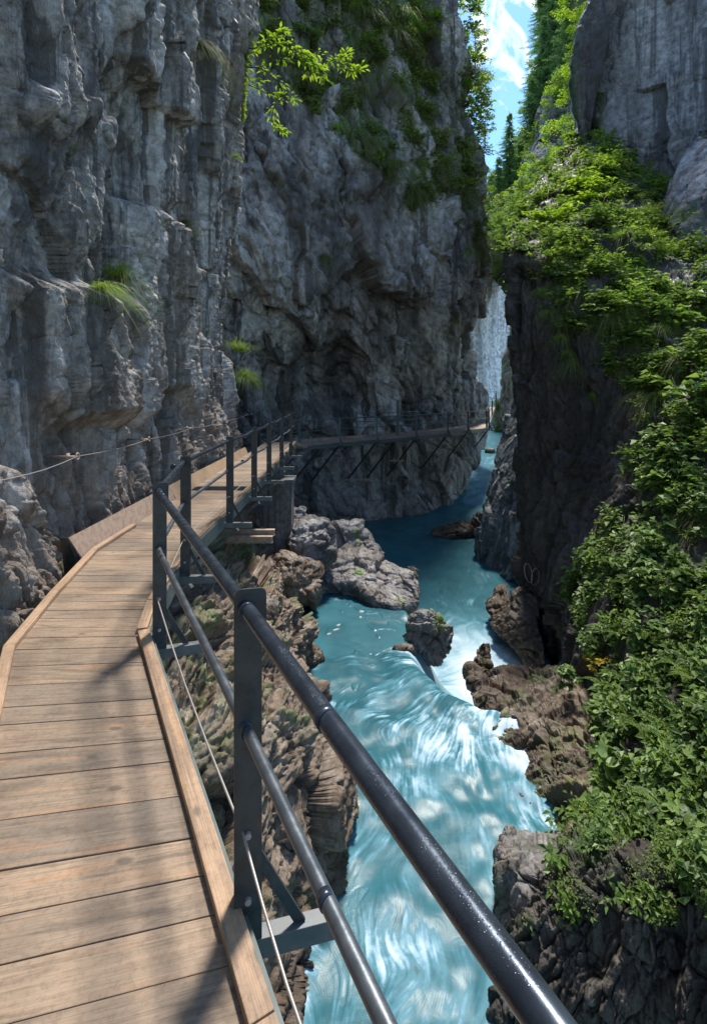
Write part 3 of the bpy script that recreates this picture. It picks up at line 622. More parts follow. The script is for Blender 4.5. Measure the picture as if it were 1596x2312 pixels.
rock_grid('rock', [
 [(1150, 1345, 13.9), (1175, 1330, 13.6), (1210, 1330, 13.2)],
 [(1120, 1372, 13.5), (1150, 1352, 13.1), (1210, 1350, 12.6)],
 [(1107, 1395, 13.2), (1145, 1395, 12.5), (1215, 1400, 12.0)],
 [(1122, 1435, 12.6), (1155, 1440, 12.1), (1220, 1440, 11.6)],
 [(1165, 1475, 12.0), (1190, 1480, 11.6), (1230, 1490, 11.2)],
 [(1172, 1560, 11.9), (1190, 1560, 11.5), (1230, 1560, 11.1)]],
 M['rock_brown'], 'rounded rust-brown rock against the foot of the dark right wall', 903, res=(140, 120), k=.8)

def blob_rock(name, c, r, rotz, tilt, mat, label, seed, specs=stone, k=1.0, moss=None, n=120, flat=.0, cat='rock', power=.8):
    th = np.linspace(0, 2 * np.pi, 2 * n + 1)[:-1]; ph = np.linspace(-np.pi / 2, np.pi / 2, n)
    PH, TH = np.meshgrid(ph, th, indexing='ij')
    f = lambda v: np.sign(v) * np.abs(v) ** power
    u = np.stack([f(np.cos(PH)) * f(np.cos(TH)), f(np.cos(PH)) * f(np.sin(TH)), f(np.sin(PH))], -1).reshape(-1, 3)
    p = u * np.array(r); nrm = u / np.array(r); nrm /= np.linalg.norm(nrm, axis=1, keepdims=True) + 1e-9
    m = np.array(Matrix.Rotation(rotz, 3, 'Z') @ Matrix.Rotation(tilt[0], 3, 'X') @ Matrix.Rotation(tilt[1], 3, 'Y'))
    p = p @ m.T; nrm = nrm @ m.T; W = p + np.array(c)
    d = k * rockdisp(W, specs, seed, .015, 10, .35) + k * .12 * min(r) * fbm(W * 1.4 / max(.3, max(r)), 3, seed + 5)
    q = p + nrm * d[:, None]
    # sphere seam: wrap indices
    rows, cols = n, 2 * n; a = np.arange(rows * cols).reshape(rows, cols); b = np.roll(a, -1, 1)
    fc = np.stack([a[:-1], b[:-1], b[1:], a[1:]], -1).reshape(-1, 4)
    veg = moss(q + np.array(c), m) if moss else np.zeros(len(q))
    o = link(name, mk_mesh(name, q, fc, mat, True, {'veg': ('FLOAT', veg)}), loc=tuple(c)); tag(o, label, cat)
    return o
topmoss = lambda zt, a: (lambda q, m: sstep(zt, zt + .25, q[:, 2] + .2 * fbm(q * 2, 2, 8)) * a)
bs = [(1.1, .7, .22, .05), (.4, .3, .09, .02), (.14, .12, .03, .005), (.06, .05, .012, .002)]
rock_grid('boulder', [
 [(700, 1215, 15.6), (760, 1205, 15.8), (840, 1225, 15.6), (880, 1280, 14.8), (935, 1300, 13.9)],
 [(690, 1218, 14.7), (752, 1184, 14.8), (828, 1192, 14.6), (868, 1258, 13.9), (925, 1292, 13.1)],
 [(680, 1250, 14.0), (750, 1232, 14.0), (830, 1240, 13.8), (876, 1285, 13.2), (944, 1312, 12.6)],
 [(682, 1290, 13.4), (745, 1288, 13.2), (812, 1290, 13.0), (866, 1318, 12.7), (948, 1340, 12.25)],
 [(692, 1318, 13.0), (745, 1318, 12.8), (800, 1318, 12.65), (850, 1352, 12.2), (940, 1366, 12.0)],
 [(702, 1345, 12.9), (750, 1340, 12.85), (805, 1346, 12.75), (845, 1376, 12.15), (925, 1394, 11.85)],
 [(710, 1420, 12.8), (755, 1420, 12.8), (808, 1420, 12.7), (850, 1450, 12.1), (925, 1470, 11.8)]],
 M['rock_boulder'], 'long grey rock slab with a mossy crest dividing the calm pool from the main stream', 911, bs, (230, 260), moss=lambda q: np.clip(sstep(-2.15, -1.95, q[:, 2] + .1 * fbm(q * 3, 2, 5)) + sstep(.12, .4, fbm(q * 1.7, 3, 6)) * (project(q)[0] > 800), 0, 1), wrapR=(.1, 1.2, -.3), k=.85)
blob_rock('boulder', P(700, 1235, 13.3), (.62, .8, .62), R(10), (0, R(-10)), M['rock_boulder'], 'jumbled grey boulder below the concrete pier', 913, bs, 1.1, None, 110)
blob_rock('boulder', P(655, 1310, 12.2), (.6, .8, .55), R(30), (0, R(20)), M['rock_brown'], 'wet brown boulder on the left bank at the head of the calm pool', 914, bs, 1.1, None, 110)
blob_rock('boulder', P(672, 1200, 14.4), (.55, .7, .62), R(5), (0, 0), M['rock_boulder'], 'dark grey boulder against the base of the concrete pier', 915, bs, 1.1, None, 90)
blob_rock('rock', P(690, 1490, 9.75), (.33, .36, .24), R(20), (0, R(10)), M['rock_brown'], 'smooth tan rock jutting into the pool from the left bank', 916, stone, .5, topmoss(-3.25, .6), 80)
blob_rock('rock', P(650, 1430, 10.6), (.34, .5, .3), R(0), (0, R(15)), M['rock_brown'], 'smooth tan rock behind the jutting one on the left bank', 917, stone, .6, None, 80)
blob_rock('rock', (1.55, 10.6, -3.55), (.48, .34, .62), R(-28), (0, R(18)), M['rock_boulder'], 'dark rock with a green mossy top standing in the middle of the fall', 918, stone, .9, lambda q, m: sstep(1.55, 1.75, q[:, 0]) * sstep(-3.35, -3.1, q[:, 2]), 110)
blob_rock('rock', (1.02, 10.15, -3.56), (.22, .16, .12), R(10), (0, 0), M['rock_brown'], 'small half-drowned rock just left of the mossy one at the fall', 919, stone, .4, None, 50)
blob_rock('rock', (5.0, 22.8, -4.75), (1.5, .8, .34), R(8), (0, R(-6)), M['rock_brown'], 'low brown rock shelf awash below the dark right wall', 920, bs, .9, None, 90)
blob_rock('rock', (6.3, 23.0, -4.55), (.8, .9, .75), R(0), (0, 0), M['rock_brown'], 'brown rock at the shore end of the low shelf', 921, bs, .9, None, 70)
blob_rock('rock', P(1107, 1019, 41), (.42, .4, .26), 0, (0, 0), M['rock_dark_shade'], 'small dark rock alone in the far river', 922, stone, .5, topmoss(-9, .7), 40)
blob_rock('rock', P(590, 1400, 8.6), (.35, .7, .5), R(-10), (0, R(10)), M['rock_brown'], 'brown hump of rock on the left bank behind the nearest railing post', 923, stone, .9, None, 90)

# ================================================================== built things: helpers
class MB:
    """collects boxes, tubes and prisms into one mesh"""
    def __init__(s): s.v = []; s.f = []; s.pc = []; s.starts = []
    def add(s, v, f, pc=None):
        o = len(s.v); s.starts.append((o, len(s.f))); s.v += [tuple(map(float, x)) for x in v]; s.f += [tuple(i + o for i in q) for q in f]
        s.pc += [tuple(map(float, x)) for x in (pc if pc is not None else [(0, 0, 0)] * len(v))]
    def hexa(s, b, t, pc=None):
        s.add(list(b) + list(t), [(3, 2, 1, 0), (4, 5, 6, 7), (0, 1, 5, 4), (1, 2, 6, 5), (2, 3, 7, 6), (3, 0, 4, 7)], pc)
    def bar(s, a, b, w, h, up=(0, 0, 1), r=None):
        """box from a to b, w across, h along up"""
        a, b = Vector(a), Vector(b); d = (b - a).normalized(); u = Vector(up); x = d.cross(u).normalized(); u = x.cross(d).normalized()
        c = [(-w / 2, -h / 2), (w / 2, -h / 2), (w / 2, h / 2), (-w / 2, h / 2)]
        L = (b - a).length; rr = random.random() if r is None else r
        s.hexa([a + x * p + u * q for p, q in c], [b + x * p + u * q for p, q in c], [(0, p + rr * 9, rr) for p, q in c] + [(L, p + rr * 9, rr) for p, q in c])
    def tube(s, pts, rad, n=12, cap=True):
        pts = [Vector(p) for p in pts]; rings = []; m = len(pts)
        rad = rad if hasattr(rad, '__len__') else [rad] * m
        prev = None
        for i, p in enumerate(pts):
            t = ((pts[min(i + 1, m - 1)] - p).normalized() + (p - pts[max(i - 1, 0)]).normalized()).normalized()
            x = t.cross(Vector((0, 0, 1))) if prev is None else prev - t * prev.dot(t)
            if x.length < 1e-4: x = t.cross(Vector((0, 1, 0)))
            x.normalize(); prev = x; y = t.cross(x)
            rings.append([p + (x * math.cos(2 * math.pi * k / n) + y * math.sin(2 * math.pi * k / n)) * rad[i] for k in range(n)])
        v = [q for r in rings for q in r]; f = [(i * n + k, i * n + (k + 1) % n, (i + 1) * n + (k + 1) % n, (i + 1) * n + k) for i in range(m - 1) for k in range(n)]
        if cap: f += [tuple(range(n))[::-1], tuple(range((m - 1) * n, m * n))]
        s.add(v, f)
    def plate(s, poly, nrm, th):
        """flat polygon extruded along nrm"""
        n = Vector(nrm).normalized() * th / 2; k = len(poly); P_ = [Vector(p) for p in poly]
        s.add([p - n for p in P_] + [p + n for p in P_], [tuple(range(k))[::-1], tuple(range(k, 2 * k))] + [(i, (i + 1) % k, k + (i + 1) % k, k + i) for i in range(k)])
    def build(s, name, mat, parent=None, smooth=False, bevel=0, loc=(0, 0, 0)):
        me = bpy.data.meshes.new(name); L = Vector(loc)
        me.from_pydata([tuple(Vector(v) - L) for v in s.v], [], s.f); me.materials.append(mat)
        a = me.attributes.new('pc', 'FLOAT_VECTOR', 'POINT'); a.data.foreach_set('vector', np.array(s.pc, np.float32).ravel())
        if smooth: me.polygons.foreach_set('use_smooth', [len(f) == 4 for f in s.f])
        o = link(name, me)
        if parent: o.parent = parent; o.location = L - Vector(parent.location) if False else L; 
        else: o.location = L
        if bevel:
            b = o.modifiers.new('bevel', 'BEVEL'); b.width = bevel; b.segments = 2; b.limit_method = 'ANGLE'
        return o
def child_each(mb, name, mat, parent, per=1, **k):
    """every collected piece becomes a part of its own"""
    st = mb.starts + [(len(mb.v), len(mb.f))]
    for i in range(0, len(mb.starts), per):
        (v0, f0), (v1, f1) = st[i], st[min(i + per, len(st) - 1)]
        m_ = MB(); m_.v = mb.v[v0:v1]; m_.pc = mb.pc[v0:v1]; m_.f = [tuple(j - v0 for j in q) for q in mb.f[f0:f1]]; child(m_, name, mat, parent, **k)
def interp_poly(pts, y):
    """x on a polyline at depth y"""
    ys = [p[1] for p in pts]; return float(np.interp(y, ys, [p[0] for p in pts]))
def crossing(pts, o, d):
    """where the line o + t d meets a polyline"""
    best = None
    for a, b in zip(pts[:-1], pts[1:]):
        ex, ey = b[0] - a[0], b[1] - a[1]; den = d[0] * ey - d[1] * ex
        if abs(den) < 1e-9: continue
        t = ((a[0] - o[0]) * ey - (a[1] - o[1]) * ex) / den; u = ((a[0] - o[0]) * d[1] - (a[1] - o[1]) * d[0]) / den
        if -1e-6 <= u <= 1 + 1e-6 and (best is None or abs(t) < abs(best)): best = t
    return None if best is None else (o[0] + d[0] * best, o[1] + d[1] * best)

# ================================================================== near boardwalk
RE = [(1.55, -1.72), (-.22, 1.40), (-1.48, 3.62), (-1.60, 4.1), (-1.80, 5.4), (-1.79, 7), (-1.80, 12), (-1.86, 16.4)]
LE = [(.45, -1.72), (-1.10, 1.15), (-2.36, 3.37), (-2.60, 4.3), (-2.84, 5.43), (-2.84, 8), (-2.86, 16.4)]
bw = empty('boardwalk', (-1.5, 4, 0)); tag(bw, 'wooden boardwalk of worn brown planks bending along the left cliff', 'boardwalk')
def inv(p): return p
class PM(MB): pass
def child(mb, name, mat, parent, **k):
    o = mb.build(name, mat, None, **k); o.parent = parent; o.matrix_parent_inverse = Matrix.Translation(-Vector(parent.location)); return o
rr = random.Random(5)
dk = MB(); y = -1.65; k = 0
while y < 16.2:
    w = rr.choice([.135, .15, .19, .20, .21]) if y < 3.4 else rr.choice([.14, .145, .15])
    a0 = R(float(np.interp(y, [-1, 1.7, 2.6, 3.5, 4.5], [17, 13.5, 7, 2.5, 0]))); a1 = R(float(np.interp(y + w, [-1, 1.7, 2.6, 3.5, 4.5], [17, 13.5, 7, 2.5, 0])))
    if not (8.62 < y + w / 2 < 8.98):
        q = []
        for yy_, aa, s_ in ((y, a0, 1), (y + w, a1, -1)):
            o_ = (interp_poly(RE, yy_), yy_ + s_ * rr.uniform(.0012, .003)); d_ = (math.cos(aa), math.sin(aa))
            l_ = crossing(LE, o_, d_)
            if l_ is None: l_ = (interp_poly(LE, yy_), yy_)
            q.append((o_, l_))
        (r0, l0), (r1, l1) = q; zt = rr.uniform(-.0015, .0015); tl = rr.uniform(-.001, .001)
        L = math.hypot(r0[0] - l0[0], r0[1] - l0[1]); rnd = rr.random(); off = k * 3.7
        top = [(l0[0], l0[1], zt + tl), (r0[0], r0[1], zt - tl), (r1[0], r1[1], zt - tl), (l1[0], l1[1], zt + tl)]
        bot = [(x_, y_, -.045) for x_, y_, _ in top]
        pc = [(off, off, rnd), (off + L, off, rnd), (off + L, off + w, rnd), (off, off + w, rnd)]
        dk.hexa(bot, top, pc + pc)
    y += w; k += 1
child(dk, 'deck', M['wood'], bw, bevel=.003)
def strip(mb, pts, w, h, z, side):
    """timber laid along an edge; side +1 keeps it to the left of the walking direction"""
    for i, (a, b) in enumerate(zip(pts[:-1], pts[1:])):
        a, b = Vector((a[0], a[1], 0)), Vector((b[0], b[1], 0)); d = (b - a).normalized(); n = Vector((-d.y, d.x, 0)) * side
        a2, b2 = a + n * w / 2, b + n * w / 2
        mb.bar((a2.x, a2.y, z + h / 2), (b2.x - d.x * .004, b2.y - d.y * .004, z + h / 2), w, h, r=rr.random())
kb = MB(); strip(kb, [RE[0], RE[1], RE[2]], .075, .035, .003, 1); strip(kb, [(-1.495, 3.63), (-1.62, 4.12), (-1.80, 5.42), (-1.79, 7), (-1.80, 9.5), (-1.80, 12), (-1.86, 16.3)], .075, .035, .003, 1)
child_each(kb, 'kerb_board', M['wood_new'], bw, bevel=.004)
kl = MB(); strip(kl, [LE[0], LE[1], LE[2], LE[3], LE[4], (-2.84, 6.4)], .07, .035, .003, -1)
child_each(kl, 'kerb_board', M['wood_new'], bw, bevel=.004)
eb = MB()
for pts in (RE,):
    for a, b in zip(pts[:-1], pts[1:]):
        d = Vector((b[0] - a[0], b[1] - a[1], 0)).normalized(); n = Vector((d.y, -d.x, 0)) * .012
        eb.bar((a[0] + n.x, a[1] + n.y, -.075), (b[0] + n.x, b[1] + n.y, -.075), .014, .17)
child_each(eb, 'edge_channel', M['steel_green'], bw)
bm_ = MB()
for a, b in zip(RE[:-1], RE[1:]): bm_.bar((a[0] - .16, a[1], -.135), (b[0] - .16, b[1], -.135), .08, .16)
for a, b in zip(LE[:-1], LE[1:]): bm_.bar((a[0] + .12, a[1], -.135), (b[0] + .12, b[1], -.135), .08, .16)
child_each(bm_, 'support_beam', M['steel_flat'], bw)
gt = MB()
for i in range(14): gt.bar((-2.80, 8.65 + i * .025, -.006), (-1.84, 8.65 + i * .025, -.006), .006, .025)
for i in range(20): gt.bar((-2.80 + i * .05, 8.64, -.012), (-2.80 + i * .05, 8.985, -.012), .005, .02)
child(gt, 'grating', M['steel_post'], bw)
# rusty upstand boards between planks and cliff
sp = empty('steel_plate', (-2.86, 7, 0)); tag(sp, 'long rusty steel upstand plate between the planks and the left cliff', 'steel plate')
q = MB(); q.plate([(-2.845, 5.25, -.02), (-2.85, 8.0, -.02), (-2.93, 8.0, .22), (-2.935, 5.15, .23)], (1, 0, .3), .008); child(q, 'panel', M['steel_rust'], sp)
q = MB(); q.plate([(-2.85, 8.02, -.02), (-2.87, 13.6, -.02), (-2.95, 13.6, .16), (-2.95, 8.02, .21)], (1, 0, .3), .02); child(q, 'panel', M['wood_new'], sp)
q = MB(); q.plate([(-2.85, 5.24, -.02), (-2.935, 5.14, .23), (-3.05, 5.2, .22), (-3.05, 5.3, -.25), (-2.86, 5.26, -.25)], (0, 1, 0), .008); child(q, 'end_plate', M['steel_post'], sp)

# ================================================================== near railing
POSTS = [(-.354, 1.68, (.97, .24)), (-1.375, 3.55, (.95, .3)), (-1.655, 4.92, (1, .05)), (-1.70, 6.87, (1, 0)), (-1.69, 8.5, (1, 0)), (-1.69, 10.0, (1, 0)), (-1.69, 11.75, (1, 0)), (-1.72, 13.7, (1, .0))]
rl = empty('railing', (-1.4, 3.55, 0)); tag(rl, 'dark steel railing with two tube rails on the river side of the near boardwalk', 'railing')
def post(par, x, y, out, z0=-.14, z1=1.075, w=.092, dpt=.045, t=.008, mat='steel_post', gus=True, cap=True, beam=.30):
    o = Vector((out[0], out[1], 0)).normalized(); b = Vector((-o.y, o.x, 0)); c = Vector((x, y, 0))
    m = MB()
    m.bar(c + Vector((0, 0, z0)), c + Vector((0, 0, z1)), w, t, up=b)
    for s in (-1, 1): m.bar(c + o * s * (w / 2 - t / 2) + b * (dpt / 2 + t / 2) + Vector((0, 0, z0)), c + o * s * (w / 2 - t / 2) + b * (dpt / 2 + t / 2) + Vector((0, 0, z1 - .002)), dpt, t, up=o)
    po = child(m, 'post', M[mat], par, bevel=.002)
    if cap:
        m = MB(); cc = c + o * .008 - b * (t / 2 + .004)
        r = .022; ww = .105; hh = .12; pts = []
        for k in range(5): an = math.pi / 2 * k / 4; pts.append((ww / 2 - r + r * math.cos(an), z1 + .03 - r + r * math.sin(an)))
        for k in range(5): an = math.pi / 2 + math.pi / 2 * k / 4; pts.append((-ww / 2 + r + r * math.cos(an), z1 + .03 - r + r * math.sin(an)))
        pts += [(-ww / 2, z1 - hh), (ww / 2, z1 - hh)]
        m.plate([tuple(cc + o * p + Vector((0, 0, q_))) for p, q_ in pts], b, .008)
        q2 = child(m, 'cap_plate', M[mat], par)
    if gus:
        m = MB(); e = c + b * .018
        m.plate([tuple(e + o * (w / 2) + Vector((0, 0, .20))), tuple(e + o * (w / 2 + .15) + Vector((0, 0, -.075))), tuple(e + o * (w / 2 + .11) + Vector((0, 0, -.075))), tuple(e + o * (w / 2) + Vector((0, 0, .13)))], b, .010)
        child(m, 'gusset', M[mat], par)
        m = MB(); m.bar(c - o * .08 + b * .02 + Vector((0, 0, -.115)), c + o * beam + b * .02 + Vector((0, 0, -.115)), .055, .07)
        child(m, 'outrigger', M['steel_flat'], par, bevel=.002)
    m = MB()
    for s_ in (.28, .06): m.tube([tuple(c - b * .004 + Vector((0, 0, s_))), tuple(c - b * .016 + Vector((0, 0, s_)))], .011, 8)
    child_each(m, 'bolt', M['cable'], par)
for x, y, o_ in POSTS: post(rl, x, y, o_)
def wob(p, s, a=.012): return (p[0] + a * math.sin(s * 2.1), p[1], p[2] + a * math.cos(s * 1.7))
def rail_pts(h, wv):
    pts = [(1.15, -1.27, h), (.225 + .0, .574, h), ]
    P0 = [(x - .012, y - .02) for x, y, _ in POSTS]
    pts += [(P0[0][0] + .01, P0[0][1], h), (P0[1][0] + .05, P0[1][1] - .08, h), (P0[1][0], P0[1][1] + .03, h), (P0[2][0], P0[2][1], h)]
    for i in range(2, len(P0) - 1):
        a, b = P0[i], P0[i + 1]; g = i - 2
        for t in (.45, .62): pts.append((a[0] + (b[0] - a[0]) * t + (.02 if t > .5 else 0) * wv * (g > 0), a[1] + (b[1] - a[1]) * t, h + wv * (-.018 if g > 0 else 0) * (1 if t < .6 else 1.1)))
        pts.append((b[0], b[1], h))
    return pts
m = MB(); tp = rail_pts(1.045, 1) + [(-1.68, 14.0, 1.06), (-1.66, 14.15, 1.0), (-1.69, 14.2, .88)]; m.tube(tp, .0248, 20); child(m, 'handrail', M['steel_rail'], rl, smooth=True)
m = MB(); tp2 = rail_pts(.645, 1) + [(-1.69, 14.0, .70), (-1.66, 14.1, .62)]; m.tube(tp2, .0185, 16); child(m, 'mid_rail', M['steel_tube'], rl, smooth=True)
for h, r_ in ((1.045, .0272), (.645, .0205)):
    m = MB(); X = Vector((-1.33, 3.44, h)); D_ = (Vector((-.354, 1.66, h)) - X).normalized()
    for dd_ in ((.02, .045), (.12, .134), (.14, .15)): m.tube([tuple(X + D_ * dd_[0]), tuple(X + D_ * dd_[1])], r_, 16)
    X = Vector((-.36, 1.66, h)); D_ = (Vector((.225, .574, h)) - X).normalized(); m.tube([tuple(X + D_ * .022), tuple(X + D_ * .03)], r_ * 1.02, 16)
    X2 = Vector((-.36, 1.66, h)) + D_ * .63; m.tube([tuple(X2 - D_ * .012), tuple(X2 + D_ * .012)], r_ * .965, 16)
    for (xa, ya) in ((-1.66, 4.6), (-1.71, 7.7), (-1.69, 10.6)): m.tube([(xa, ya, h), (xa, ya + .03, h)], r_, 12)
    child_each(m, 'weld_collar', M['steel_rail'], rl, smooth=True)
m = MB(); cp = []
C0 = [(1.15, -1.27, .27), (.02, .93, .265)] + [(x - .01, y - .02, .29) for x, y, _ in POSTS]
for i, (a, b) in enumerate(zip(C0[:-1], C0[1:])):
    for t in (0, .25, .5, .75): cp.append((a[0] + (b[0] - a[0]) * t, a[1] + (b[1] - a[1]) * t, a[2] + (b[2] - a[2]) * t - .05 * math.sin(math.pi * t) * (i < 3)))
m.tube(cp + [C0[-1]], .0048, 8); child(m, 'wire_cable', M['cable'], rl, smooth=True)

# end post by the cliff and its short rails
re_ = empty('end_railing', (-3.18, 16.8, 0)); tag(re_, 'short dark end railing by the cliff where the near boardwalk stops', 'railing')
m = MB(); m.bar((-3.18, 16.8, -.6), (-3.18, 16.8, 1.0), .11, .09, up=(0, 1, 0)); child(m, 'post', M['steel_post'], re_)
m = MB(); m.tube([(-3.62, 16.2, .92), (-3.40, 16.4, .88), (-3.25, 16.6, .92), (-3.17, 16.72, 1.0)], .028, 10); child(m, 'handrail', M['steel_rail'], re_, smooth=True)
m = MB(); m.tube([(-3.62, 16.2, .42), (-3.40, 16.4, .44), (-3.17, 16.72, .58)], .022, 10); child(m, 'mid_rail', M['steel_rail'], re_, smooth=True)
m = MB(); m.tube([(-3.15, 16.8, .95), (-2.6, 18.2, .2), (-2.3, 19.4, -.1)], .022, 8); m.tube([(-3.15, 16.8, .25), (-2.5, 18.6, -.35)], .02, 8); child_each(m, 'stair_rail', M['steel_far'], re_, smooth=True)
st_ = empty('steps', (-2.4, 18, -.3)); tag(st_, 'short flight of wooden steps dropping from the near boardwalk to the far one', 'steps')
for i in range(5):
    m = MB(); m.bar((-3.0 + i * .05, 16.62 + i * .62, -.10 * (i + 1)), (-1.85 + i * .02, 16.62 + i * .62, -.10 * (i + 1)), .6, .045); child(m, 'tread', M['wood_far'], st_)

# pier and cross beams under the deck
pr = empty('pier', (-1.9, 13.4, -2.8)); tag(pr, 'dark concrete pier with a steel cap carrying the near boardwalk', 'pier')
m = MB(); m.hexa([(-2.25, 13.1, -2.9), (-1.60, 13.1, -2.9), (-1.60, 13.7, -2.9), (-2.25, 13.7, -2.9)], [(-2.20, 13.1, -.72), (-1.64, 13.1, -.72), (-1.64, 13.7, -.72), (-2.20, 13.7, -.72)]); child(m, 'column', M['concrete'], pr, bevel=.02)
m = MB(); m.bar((-2.35, 13.3, -.66), (-1.55, 13.3, -.66), .7, .09); child(m, 'cap_beam', M['steel_flat'], pr)
m = MB(); m.bar((-2.28, 13.02, -2.7), (-2.28, 13.02, -.72), .09, .09, up=(0, 1, 0)); child(m, 'steel_column', M['steel_flat'], pr)
m = MB(); m.bar((-2.0, 13.4, -.62), (-2.0, 13.4, -.2), .3, .3, up=(0, 1, 0)); child(m, 'bearing_block', M['steel_flat'], pr)
for i, (y_, z_) in enumerate(((9.6, -1.08), (9.85, -1.02))):
    cb = MB(); cb.bar((-2.9, y_, z_), (-1.55, y_, z_), .10, .012); cb.bar((-2.9, y_, z_ - .055), (-1.55, y_, z_ - .055), .01, .1); cb.bar((-2.9, y_, z_ - .11), (-1.55, y_, z_ - .11), .10, .012)
    child(cb, 'cross_beam', M['steel_rust'], bw)
for (y_, zt) in ((4.9, -.2), (6.9, -.2), (8.5, -.2), (10.2, -.2), (11.7, -.2)):
    cb = MB(); cb.bar((-1.62, y_ + .1, zt), (-2.9, y_ + .3, zt - .95), .05, .05); child(cb, 'brace', M['steel_flat'], bw)

# safety cable along the left cliff
def surf_at(name, px, py, side=0):
    q, n, veg, nr, nc = SURF[name]; X, Y = project(q); d = q[:, 1]; r = np.hypot(X - px, Y - py); r = np.where(d > .3, r, 9e9)
    c = np.where(r < max(6, r.min() * 1.5))[0]; i = c[np.argmin(d[c])]; return q[i], n[i], veg[i]
sc_ = empty('safety_cable', (-3.1, 6, 1)); tag(sc_, 'thin steel safety cable strung through eye bolts along the left cliff', 'cable')
CB = [P(-260, 1195, 2.9), P(0, 1085, 4.1), P(175, 1030, 5.55), P(337, 991, 7.9), P(435, 965, 10.2), P(492, 954, 12.1), P(560, 936, 15.6)]
m = MB(); cp = []
for i, (a, b) in enumerate(zip(CB[:-1], CB[1:])):
    for t in (0, .25, .5, .75): cp.append((a[0] + (b[0] - a[0]) * t, a[1] + (b[1] - a[1]) * t, a[2] + (b[2] - a[2]) * t - .03 * math.sin(math.pi * t)))
m.tube(cp + [CB[-1]], .0045, 8); child(m, 'wire', M['cable'], sc_, smooth=True)
for a in CB[2:6]:
    m = MB(); ring = [(a[0] + .0, a[1] + .035 * math.cos(2 * math.pi * k / 14), a[2] + .035 * math.sin(2 * math.pi * k / 14)) for k in range(15)]
    m.tube(ring, .008, 8, cap=False); m.tube([(a[0], a[1] + .03, a[2] - .01), (a[0] - .45, a[1] + .12, a[2] - .02)], .012, 8); m.bar((a[0] - .14, a[1] + .05, a[2] - .01), (a[0] - .13, a[1] + .05, a[2] - .01), .07, .07)
    child(m, 'eye_bolt', M['steel_rust'], sc_, smooth=True)

# iron rings on the right wall
ri = empty('iron_rings', P(1200, 1297, 12)); tag(ri, 'pair of thin pale iron hoops hanging on the dark right wall', 'iron ring')
for px_, py_, a_, b_, t_ in ((1193, 1294, 9, 22, .25), (1208, 1303, 10, 20, -.1)):
    q_, n_, _ = surf_at('cliff|D', px_, py_); d_ = q_[1] - .12; c_ = Vector(P(px_, py_, d_)); m = MB(); k_ = d_ / F
    m.tube([tuple(c_ + Vector((math.cos(t_) * a_ * k_ * math.cos(w) - math.sin(t_) * b_ * k_ * math.sin(w), .04 * math.cos(w), math.sin(t_) * a_ * k_ * math.cos(w) + math.cos(t_) * b_ * k_ * math.sin(w)))) for w in np.linspace(0, 2 * math.pi, 25)], .010, 8, cap=False)
    o = m.build('ring', M['cable'], None, smooth=True); o.parent = ri; o.matrix_parent_inverse = Matrix.Translation(-Vector(ri.location))

# ================================================================== far boardwalk on the back wall
ZF = -.60
FE = [(-2.35, 19.9), (-2.2, 20.2), (-.65, 21.7), (.99, 22.85), (2.9, 24.3), (5.0, 26.3), (6.2, 27.6), (7.9, 29.7)]
fb = empty('boardwalk', (1, 23.5, ZF)); tag(fb, 'distant boardwalk bracketed across the foot of the back wall', 'boardwalk')
def offs(pts, w):
    r_ = []
    for i, p in enumerate(pts):
        a = Vector(pts[max(i - 1, 0)]); b = Vector(pts[min(i + 1, len(pts) - 1)]); d = (b - a).normalized(); r_.append((p[0] - d.y * w, p[1] + d.x * w))
    return r_
def plank_run(mb, E, w, z0, z1, pw=.16):
    I = offs(E, w); cum = [0]
    for a, b in zip(E[:-1], E[1:]): cum.append(cum[-1] + math.hypot(b[0] - a[0], b[1] - a[1]))
    n = int(cum[-1] / pw)
    def at(pl, s):
        return (float(np.interp(s, cum, [p[0] for p in pl])), float(np.interp(s, cum, [p[1] for p in pl])), z0 + (z1 - z0) * s / cum[-1])
    for i in range(n):
        s0, s1 = i * pw + .004, (i + 1) * pw - .004; r_ = rr.random(); o_ = i * 3.1
        top = [at(I, s0), at(E, s0), at(E, s1), at(I, s1)]; bot = [(a, b, c - .045) for a, b, c in top]
        pc = [(o_, o_, r_), (o_ + w, o_, r_), (o_ + w, o_ + pw, r_), (o_, o_ + pw, r_)]; mb.hexa(bot, top, pc + pc)
    return at, cum, I
m = MB(); at3, cum3, I3 = plank_run(m, FE, 1.15, ZF, ZF); child(m, 'deck', M['wood_far'], fb)
m = MB()
for a, b in zip(FE[:-1], FE[1:]):
    m.bar((a[0] + .02, a[1] - .02, ZF - .10), (b[0] + .02, b[1] - .02, ZF - .10), .03, .17)
for a, b in zip(I3[:-1], I3[1:]): m.bar((a[0], a[1], ZF - .14), (b[0], b[1], ZF - .14), .06, .12)
child_each(m, 'edge_beam', M['steel_green'], fb)
m = MB()
for a, b in zip(I3[1:-1], I3[2:]): m.bar((a[0], a[1], ZF + .06), (b[0], b[1], ZF + .06), .05, .12)
child_each(m, 'kerb_board', M['wood_far'], fb)
FP = [673, 764, 847, 936, 1007, 1053]
def fe_at_px(px):
    best = None
    for s in np.linspace(0, cum3[-1], 600):
        p = at3(FE, s); X = p[0] / p[1] * F + CX
        if best is None or abs(X - px) < best[0]: best = (abs(X - px), p)
    return best[1]
fr = empty('railing', (1, 23, ZF)); tag(fr, 'thin grey-green railing along the outer edge of the distant boardwalk', 'railing')
tops = []
fpos = [fe_at_px(p) for p in FP] + [(7.95, 29.7, ZF)]
